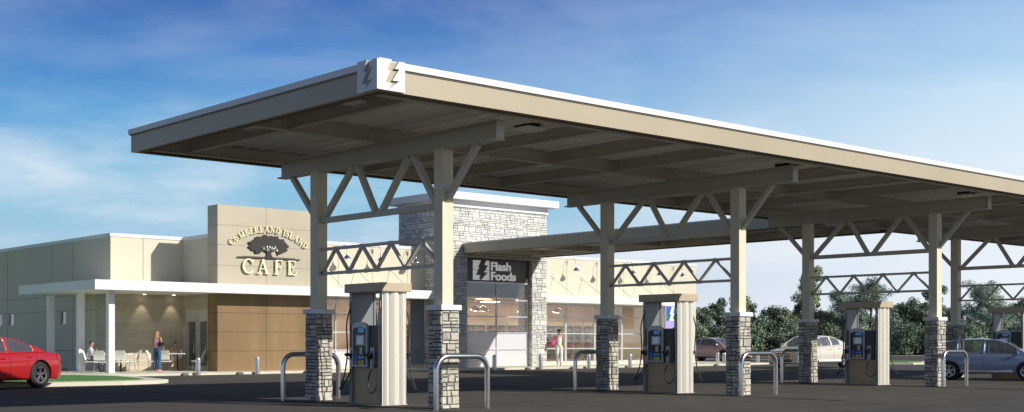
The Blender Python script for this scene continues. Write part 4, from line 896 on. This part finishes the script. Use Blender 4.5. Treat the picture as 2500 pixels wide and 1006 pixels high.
# ---------------------------------------------------------------- cars
def interp(pts,x):
    if x<=pts[0][0]: return pts[0][1]
    for (a,u),(b,v) in zip(pts,pts[1:]):
        if x<=b:
            t=(x-a)/(b-a); t=t*t*(3-2*t)*.35+t*.65; return u+(v-u)*t
    return pts[-1][1]
def car(label,x,y,rz,scale,Ln,Wd,prof,roof,wins,ws,rs,wheels,wr,paint,rim='rim',seat='seat',grille=None,rear=None,sill=.22,glass='cglass',lower=None,name='parked_car'):
    """prof: (x,z) beltline/hood top; roof: (x,z) greenhouse roof; wins: side glass x ranges; ws/rs: windshield / rear glass x ranges"""
    root=thing(name,label,'car',(x,y,0),math.radians(rz)); root.scale=(scale,)*3; hw=Wd/2
    def wid(u): a=abs(u)/(Ln/2); return hw*(1-.05*a**3-.15*a**18)
    def zb(u): a=abs(u)/(Ln/2); return sill+.01-.03*a**3+.06*a**18
    def ring(u):
        w=wid(u); b=zb(u); t=interp(prof,u); h=t-b
        return [(0,b),(w*.78,b),(w*.93,b+.02),(w*.975,b+.07),(w*.985,b+.2*h),(w,b+.48*h),(w*.995,b+.70*h),(w*.965,b+.86*h),(w*.93,b+.945*h),(w*.86,b+.99*h),(w*.5,t+.012),(0,t+.018)]
    xs=[]; N=54
    for k in range(N+1): xs.append(-Ln/2*math.cos(math.pi*k/N)*.35+(-Ln/2+Ln*k/N)*.65)
    vs=[];fs=[]
    for u in xs:
        rg=ring(u); full=rg+[(-a,b) for a,b in rg[-2:0:-1]]; vs+=[(u,a,b) for a,b in full]
    n=len(full)
    for i in range(N):
        for j in range(n): fs.append((i*n+j,i*n+(j+1)%n,(i+1)*n+(j+1)%n,(i+1)*n+j))
    fs+= [tuple(range(n))[::-1],tuple(N*n+j for j in range(n))]
    bo=MB().use(paint); bo.add(vs,fs); bo=bo.build('body',root)
    cut=MB()
    cut.use(paint)
    for wx in wheels:
        for s in (-1,1):
            q=40; rr=wr+.055; y0,y1=s*(hw-.36),s*(hw+.2)
            v=[(wx+rr*math.cos(2*math.pi*k/q),yy,wr+rr*math.sin(2*math.pi*k/q)) for yy in (y0,y1) for k in range(q)]
            cut.add(v,[(k,(k+1)%q,q+(k+1)%q,q+k) for k in range(q)]+[tuple(range(q))[::-1],tuple(range(q,2*q))])
    cu=cut.build('cut'); cu.parent=root
    md=bo.modifiers.new('b','BOOLEAN'); md.operation='DIFFERENCE'; md.object=cu; md.solver='EXACT'
    dg=bpy.context.evaluated_depsgraph_get(); dg.update(); me=bpy.data.meshes.new_from_object(bo.evaluated_get(dg)); bo.modifiers.clear(); bo.data=me; bpy.data.objects.remove(cu)
    me.polygons.foreach_set('use_smooth',[True]*len(me.polygons)); me.set_sharp_from_angle(angle=math.radians(32))
    # greenhouse
    g0,g1=roof[0][0],roof[-1][0]; cuts=sorted(set([g0,g1]+[v for a in wins for v in a]+list(ws)+list(rs)+[p[0] for p in roof])); st=[]
    for a,b in zip(cuts,cuts[1:]):
        k=max(1,int((b-a)/.07)); st+=[a+(b-a)*i/k for i in range(k)]
    st.append(cuts[-1])
    def gring(u):
        zb_=interp(prof,u)+.0; zr=max(interp(roof,u),zb_+.004); wb=wid(u)*.885; f=(zr-zb_)/(max(p[1] for p in roof)-zb_); wr_=wb-(wb-hw*.66)*min(1,f)
        side=[(wb+(wr_-wb)*(t**1.25),zb_-.02*(t==0)+(zr-zb_)*t*.955) for t in (0,.07,.35,.65,.9,.97)]
        return side+[(wr_*f2,zr-(zr-zb_)*.045*(f2**3)+.0) for f2 in (.955,.88,.55,.2,0)]
    rg=[gring(u) for u in st]; n=len(rg[0]); P=MB().use(paint); G=MB().use(glass)
    for s in (1,-1):
        for i in range(len(st)-1):
            u0,u1=st[i],st[i+1]; um=(u0+u1)/2
            for j in range(n-1):
                q=[(u0,s*rg[i][j][0],rg[i][j][1]),(u1,s*rg[i+1][j][0],rg[i+1][j][1]),(u1,s*rg[i+1][j+1][0],rg[i+1][j+1][1]),(u0,s*rg[i][j+1][0],rg[i][j+1][1])]
                gl=False
                if 1<=j<=3 and any(a<um<b for a,b in wins): gl=True
                if j>=7 and (ws[0]<um<ws[1] or rs[0]<um<rs[1]): gl=True
                (G if gl else P).add(q,[(0,1,2,3)])
    for mb,nm,th in ((P,'roof',.02),(G,'windows',.004)):
        o=mb.build(nm,root,recalc=False); bm=bmesh.new(); bm.from_mesh(o.data); bmesh.ops.remove_doubles(bm,verts=bm.verts,dist=1e-4); bmesh.ops.recalc_face_normals(bm,faces=bm.faces); bm.to_mesh(o.data); bm.free()
        o.data.polygons.foreach_set('use_smooth',[True]*len(o.data.polygons)); o.data.set_sharp_from_angle(angle=math.radians(35))
        if nm=='roof': md=o.modifiers.new('s','SOLIDIFY'); md.thickness=th; md.offset=-1
    def yside(u,z):
        rgq=ring(u)
        for (a,b),(c,d) in zip(rgq[1:],rgq[2:]):
            if b<=z<=d: return a+(c-a)*(z-b)/max(1e-6,d-b)
        return rgq[5][0]
    belt=lambda u:interp(prof,u)
    # door seams, handles, mouldings
    for s in (1,-1):
        b=MB().use('pblack')
        edges=[w[0]-.05 for w in wins]+[wins[-1][1]-.0]
        for u in edges: 
            b.tube([(u,s*(yside(u,z)+.0005),z) for z in [sill+.12+(belt(u)-.06-sill-.12)*k/8 for k in range(9)]],.005,5)
        b.build('door_seams',root)
        for w in wins[:2]:
            u=w[0]+.10; z=belt(u)-.14; b=MB().use(paint); b.tube([(u,s*(yside(u,z)+.0),z),(u+.03,s*(yside(u,z)+.03),z),(u+.17,s*(yside(u,z)+.03),z),(u+.2,s*(yside(u,z)+.0),z)],.011,6); b.build('door_handle',root,smooth=True)
        u=ws[1]-.42; b=MB().use(paint); zc=belt(u)+.10; yy=wid(u)*.885
        b.lathe([(0,-.09),(.05,-.08),(.075,-.03),(.078,.03),(.05,.075),(0,.085)],(0,0,0),14); b.v=[(u+v[0]*.9,s*(yy+.13)+v[2]*1.25,zc+v[1]*.9) for v in b.v]; b.use(paint); b.tube([(u,s*yy*.98,zc-.07),(u,s*(yy+.08),zc-.03)],.02,6); b.build('wing_mirror',root,smooth=True)
        if lower:
            b=MB().use(lower); u=wheels[0]+wr+.08; pts=[]
            while u<wheels[1]-wr-.07: pts.append((u,s*(wid(u)*.975+.006),sill+.12)); u+=.1
            b.tube(pts,[.055]*len(pts),8); b.build('sill_moulding',root,smooth=True)
    # wheels
    for wx in wheels:
        for s in (1,-1):
            yo=hw-.02; w=MB().use('tyre'); prf=[(wr*.62,-.02),(wr*.66,.0),(wr*.9,.0),(wr*.97,-.02),(wr,-.05),(wr,-.19),(wr*.96,-.22),(wr*.6,-.22),(wr*.6,-.1)]
            w.lathe(prf,(0,0,0),36,axis='y'); w.v=[(v[0],v[1]*s,v[2]) for v in w.v]; w=w.build('wheel',root,smooth=True,angle=40); w.location=(wx,s*yo,wr)
            r=MB().use(rim); r.lathe([(wr*.55,-.015),(wr*.68,-.004),(wr*.66,-.03),(wr*.62,-.05),(wr*.60,-.2)],(0,0,0),36,axis='y')
            r.lathe([(0,-.012),(wr*.12,-.014),(wr*.15,-.03),(wr*.15,-.08)],(0,0,0),16,axis='y')
            for k in range(5):
                for dk in (-.16,.16):
                    a=2*math.pi*k/5+.3; r.bar((wr*.10*math.cos(a+dk*2),-.035,wr*.10*math.sin(a+dk*2)),(wr*.62*math.cos(a+dk),-.022,wr*.62*math.sin(a+dk)),.032,.03,up=(0,1,0))
            r.use('pblack'); r.lathe([(0,-.15),(wr*.6,-.15)],(0,0,0),24,axis='y')
            r.v=[(v[0],v[1]*s,v[2]) for v in r.v]; r.build('rim',w,smooth=True,angle=30)
    # seats
    for u,rows in ((wins[-1][0]-.05,1),(wins[0][0]+.12,1)):
        for yy in (-.37,.37):
            z=belt(u); b=MB().use(seat); b.prism([(-.12,-.35),(.0,-.35),(-.08,.14),(-.16,.14)],lambda a,v,d:(u+a,yy+d,z+v),-.22,.22); b.prism([(-.13,.16),(-.07,.16),(-.09,.32),(-.15,.32)],lambda a,v,d:(u+a,yy+d,z+v),-.12,.12); b.build('seat',root,bevel=.03)
    u=ws[1]-.35; b=MB().use('seatd'); b.tube([(u-.28+.0*math.cos(a),.37+.18*math.cos(a),belt(u)+.04+.17*math.sin(a)) for a in [2*math.pi*k/16 for k in range(17)]],.015,6); b.build('steering_wheel',root)
    fx=Ln/2; zf=interp(prof,fx-.2)
    # headlamps and tail lamps
    for s in (1,-1):
        for nm,mt,us,jj in (('headlight','headl',[fx-.42+.042*q for q in range(10)],(6,7,8)),('tail_light','redlamp',[-fx+.03+.035*q for q in range(9)],(6,7,8))):
            vs2=[];fs2=[]
            for u in us:
                rgq=ring(u)
                for j in jj: a_,b_=rgq[j]; vs2.append((u+(.012 if u>0 else -.012),s*(a_+.008),b_+.004))
            m_=len(jj)
            for i in range(len(us)-1):
                for j in range(m_-1): fs2.append((i*m_+j,i*m_+j+1,(i+1)*m_+j+1,(i+1)*m_+j))
            # wrap across the end face
            ru=ring(us[-1] if nm=='headlight' else us[0]); xe=(fx+.008) if nm=='headlight' else (-fx-.008); o2=len(vs2)
            vs2+=[(xe,s*ru[6][0],ru[6][1]),(xe,s*ru[8][0],ru[8][1]),(xe,s*(ru[8][0]-.24),ru[8][1]-.01),(xe,s*(ru[8][0]-.20),ru[6][1]+.03)]; fs2.append((o2,o2+1,o2+2,o2+3))
            b=MB().use(mt); b.add(vs2,fs2); b.build(nm,root,smooth=True)
    if grille:
        b=MB().use('pblack'); gz0,gz1,gw=grille; b.prism([(-gw,gz0+.05),(-gw*.8,gz0),(gw*.8,gz0),(gw,gz0+.05),(gw*1.02,gz1),(-gw*1.02,gz1)],lambda a,v,d:(fx-.16+d,a,v),0,.175); gr_=b.build('grille',root)
        b=MB().use('chrome')
        for k in range(5):
            z=gz0+.04+(gz1-gz0-.04)*k/4.2; b.box(fx+.0,fx+.022,-gw*.95,gw*.95,z,z+.018)
        b.box(fx-.02,fx+.03,-gw*1.06,-gw*.98,gz0,gz1+.03); b.box(fx-.02,fx+.03,gw*.98,gw*1.06,gz0,gz1+.03); b.box(fx-.02,fx+.03,-gw*1.06,gw*1.06,gz1,gz1+.03)
        b.lathe([(0,-.01),(.06,-.01),(.06,.01),(0,.014)],(0,0,0),16,axis='y'); nn=len(b.v); 
        for i in range(nn-64,nn): v=b.v[i]; b.v[i]=(fx+.03+v[1],v[0],(gz0+gz1)/2+v[2])
        b.build('grille_bars',gr_)
        b=MB().use('pblack')
        b.box(fx-.25,fx+.012,-.42,.42,.30,.38)
        for s in (-1,1): b.box(fx-.28,fx-.03,s*.62-.10,s*.62+.10,.33,.40)
        b.build('air_intake',root)
    return root
# red sedan, left
sed=dict(prof=[(-2.5,.70),(-2.44,.93),(-2.2,1.0),(-1.5,1.02),(0,.97),(1.0,.93),(1.5,.88),(2.2,.76),(2.42,.66),(2.5,.5)],
 roof=[(-1.85,1.01),(-1.35,1.20),(-.85,1.37),(-.3,1.46),(.15,1.47),(.55,1.42),(1.0,1.22),(1.5,.90)])
heading=math.degrees(math.atan2(-.434,-.901))
car('red four door sedan with dark tinted windows cut by the left edge',0,0,0,1,4.95,1.9,sed['prof'],sed['roof'],[(-1.28,-.42),(-.30,.86)],(.50,1.45),(-1.80,-.95),(-1.50,1.50),.37,carpaint('red_paint',(.42,.012,.015),.15),'rimd','seatd',glass=glassmat('tinted_glass',(.13,.20,.17),.10),name='red_sedan')
red=[o for o in C.objects if o.name.startswith('red_sedan')][0]
def place(o,wheel_local,world,rz,s):
    a=math.radians(rz); x,y=wheel_local[0]*s,wheel_local[1]*s
    o.location=(world[0]-(x*math.cos(a)-y*math.sin(a)),world[1]-(x*math.sin(a)+y*math.cos(a)),0); o.rotation_euler=(0,0,a); o.scale=(s,s,s)
place(red,(-1.50,.86),(-1.49,17.66),heading,1.08)
# white sedan: heading -X, left side faces the pumps
wprof=[(-2.43,.72),(-2.36,1.0),(-2.1,1.06),(-1.4,1.04),(0,.98),(.9,.95),(1.4,.90),(2.1,.84),(2.36,.78),(2.43,.66)]
wroof=[(-1.95,1.05),(-1.3,1.28),(-.85,1.42),(-.3,1.475),(.15,1.475),(.5,1.42),(.95,1.22),(1.45,.92)]
car('white luxury sedan with a black chrome barred grille beyond the pumps',0,0,180,1.15,4.86,1.84,wprof,wroof,[(-1.15,-.45),(-.33,.80)],(.45,1.38),(-1.88,-.92),(-1.45,1.43),.345,carpaint('pearl_paint',(.68,.64,.56),.1),'rim','seat',grille=(.40,.70,.40),lower='whitepaint',glass=glassmat('clear_car_glass',(.72,.76,.72),.08),name='white_sedan')
wh=[o for o in C.objects if o.name.startswith('white_sedan')][0]
place(wh,(-1.45,.85),(42.1,18.25),185,1.17)
# pink sedan
car('pinkish brown sedan parked behind the two bollards',0,0,-90,1.15,4.9,1.84,sed['prof'],[(-1.85,1.01),(-1.35,1.22),(-.85,1.38),(-.3,1.45),(.15,1.46),(.55,1.41),(1.0,1.22),(1.5,.90)],[(-1.15,-.42),(-.30,.86)],(.50,1.45),(-1.80,-.95),(-1.45,1.45),.34,carpaint('dusty_pink_paint',(.52,.32,.32),.15),'rimd','seatd',lower='alu',name='pink_sedan')
pk=[o for o in C.objects if o.name.startswith('pink_sedan')][0]
place(pk,(1.45,-.85),(53.5,35.6),-88,1.15)
# blue crossover
sprof=[(-2.5,.8),(-2.45,1.05),(-2.2,1.14),(-1.0,1.10),(.6,1.06),(1.2,1.03),(1.7,.99),(2.25,.88),(2.45,.75),(2.52,.6)]
sroof=[(-2.35,1.13),(-2.15,1.40),(-1.75,1.62),(-1.1,1.71),(-.3,1.735),(.35,1.70),(.75,1.58),(1.2,1.30),(1.62,1.0)]
car('blue grey crossover with silver wheels at the rearmost pump',0,0,-70,.87,5.05,1.96,sprof,sroof,[(-1.95,-1.28),(-1.18,-.25),(-.12,1.0)],(.72,1.56),(-2.32,-1.9),(-1.52,1.50),.385,carpaint('blue_grey_paint',(.20,.26,.43),.3),'rim','seat',lower='alu',sill=.26,glass=glassmat('suv_glass',(.66,.72,.70),.09),name='blue_crossover')
bc=[o for o in C.objects if o.name.startswith('blue_crossover')][0]
place(bc,(-1.52,-.92),(26.2,3.3),math.degrees(math.atan2(-.932,.362)),.875)
# ---------------------------------------------------------------- trees beyond the lot
def tree(label,x,y,h,w,kind,seed,base=.12,leaf=.30,count=2600,group='trees beyond the parking lot',nm='broadleaf_tree'):
    r=random.Random(seed); t=thing(nm,label,'tree' if h>3.4 else 'shrub',(x,y,.06),0,group)
    tr=MB().use('bark'); H=h; tr.tube([(0,0,0),(r.uniform(-.1,.1),0,H*.35),(r.uniform(-.25,.25),r.uniform(-.2,.2),H*.7),(0,0,H*.92)],[.022*H+.06,.018*H+.04,.010*H+.03,.02],8)
    cl=[]
    nlimb=int(9+w*1.5)
    for k in range(nlimb):
        f=base+(1-base)*((k+r.random())/nlimb)
        if kind=='pine': rad=w/2*(1-f)**.55*r.uniform(.5,1.05)+.25
        elif kind=='round': rad=w/2*math.sqrt(max(.05,1-((f-.52)/.52)**2))*r.uniform(.45,1)
        else: rad=w/2*min(1,1.35*(1-f)+.25)*r.uniform(.45,1)
        a=r.uniform(0,2*math.pi); p=Vector((rad*math.cos(a),rad*math.sin(a),H*f*.95)); z0=max(.2,H*f-rad*.7)
        tr.tube([(0,0,z0*.85),(p.x*.5,p.y*.5,(z0+p.z)/2+.1),(p.x,p.y,p.z)],[.05+.006*H,.04,.015],5)
        sz=(.12+.10*r.random())*w*(1.15-.5*f)+.22; cl.append((p,sz))
        for q in range(2): cl.append((p+Vector((r.uniform(-1,1),r.uniform(-1,1),r.uniform(-.4,.7)))*sz,sz*.7))
    for q in range(int(nlimb*.8)):
        f=r.uniform(base,1)**.7*.98; rr=w*.2*(1-f*.6); a=r.uniform(0,6.28); cl.append((Vector((rr*math.cos(a),rr*math.sin(a),H*f)),(.13*w*(1.1-.6*f))+.2))
    tr.build('trunk',t,smooth=True)
    lv=MB().use({'round':'leaf1','pine':'leaf3','tall':'leaf2'}[kind]); tot=sum(c[1]**2 for c in cl); vs=[];fs=[]
    for p,sz in cl:
        for q in range(max(6,int(count*sz*sz/tot))):
            d=Vector((r.gauss(0,1),r.gauss(0,1),r.gauss(0,.8))).normalized()*sz*(r.random()**.4); d.z*=.65 if kind=='pine' else .85
            c=p+d
            if c.z<.1: c.z=.1+r.random()*.3
            nn=(d.normalized()+Vector((r.uniform(-1,1),r.uniform(-1,1),r.uniform(-.5,1.2)))*.8).normalized(); a=nn.orthogonal().normalized(); b=nn.cross(a); an=r.uniform(0,3.1); a,b=a*math.cos(an)+b*math.sin(an),b*math.cos(an)-a*math.sin(an)
            l=leaf*r.uniform(.6,1.25); wd=l*(.32 if kind=='pine' else .55); o=len(vs); vs+=[c-a*l*.5,c-b*wd*.5,c+a*l*.5,c+b*wd*.5]; fs.append((o,o+1,o+2,o+3))
    lv.add(vs,fs); lv.build('crown',t,recalc=False); return t
TR=[(86.5,64.8,4.6,3.6,'round','small round tree just right of the second fuel dispenser'),
(92.5,67.5,5.6,3.4,'round','rounded tree poking above the pink sedan'),
(95.8,67.3,6.3,4.6,'tall','tree whose crown shows on both sides of the second front column'),
(95.0,62.6,4.7,4.4,'round','dense round tree right of the second front column'),
(94.8,60.0,4.3,4.0,'tall','low leafy tree between the second front column and the tall tree'),
(101.2,62.4,6.0,4.4,'round','middle height tree left of the tallest tree'),
(100.2,60.7,9.1,4.6,'tall','tallest tree, rising behind the third rear column'),
(108.7,62.4,6.8,5.4,'pine','pale green tree right of the tallest tree under the lower truss'),
(103.1,55.4,7.5,6.2,'pine','wide flat topped pine above the third fuel dispenser'),
(110.1,57.2,5.0,4.6,'round','lower tree right of the flat topped pine'),
(107.8,53.8,5.6,5.6,'round','broad round tree left of the third front column'),
(113.8,53.8,7.4,3.2,'round','narrow tree whose top peeks out behind the third front column'),
(111.7,50.4,4.8,4.6,'tall','low tree behind the fourth rear column'),
(110.6,46.0,7.3,6.4,'pine','big spreading pine above the blue car'),
(118.6,46.9,5.6,5.0,'round','round tree behind the farthest fuel dispenser'),
(119.4,43.5,6.6,5.2,'tall','tree at the right edge beyond the blue car'),
(122.0,38.1,6.6,5.4,'pine','pine beyond the right edge of the lot')]
for k,(x,y,h,w,kd,l) in enumerate(TR): tree(l,x,y,h*1.04,w*1.12,kd,300+k,base={'round':.12,'tall':.15,'pine':.22}[kd],leaf=.25,count=int(4500+h*w*360),nm={'round':'broadleaf_tree','tall':'broadleaf_tree','pine':'pine_tree'}[kd])
# shrub belt below the crowns
fx,fy=sY,cY; rx,ry=cY,-sY
px=1690; k=0
places={0:'at the left end of the shrub belt behind the pink sedan'}
ords=['first','second','third','fourth','fifth','sixth','seventh','eighth','ninth','tenth','eleventh','twelfth','thirteenth','fourteenth','fifteenth','sixteenth','seventeenth','eighteenth','nineteenth','twentieth','twenty-first','twenty-second','twenty-third','twenty-fourth','twenty-fifth']
while px<2620:
    dep=128+R.uniform(-2,3); lat=(px-1250)/3083.45*dep
    x=-16.263+fx*dep+rx*lat; y=-20.401+fy*dep+ry*lat
    tree(ords[k]+' dark green shrub from the left in the belt under the trees',x,y,R.uniform(2.2,3.7),R.uniform(3.8,5.0),'round' if k%3 else 'tall',500+k,base=.02,leaf=.25,count=4200,group='shrubs under the treeline',nm='shrub')
    px+=R.uniform(42,56); k+=1
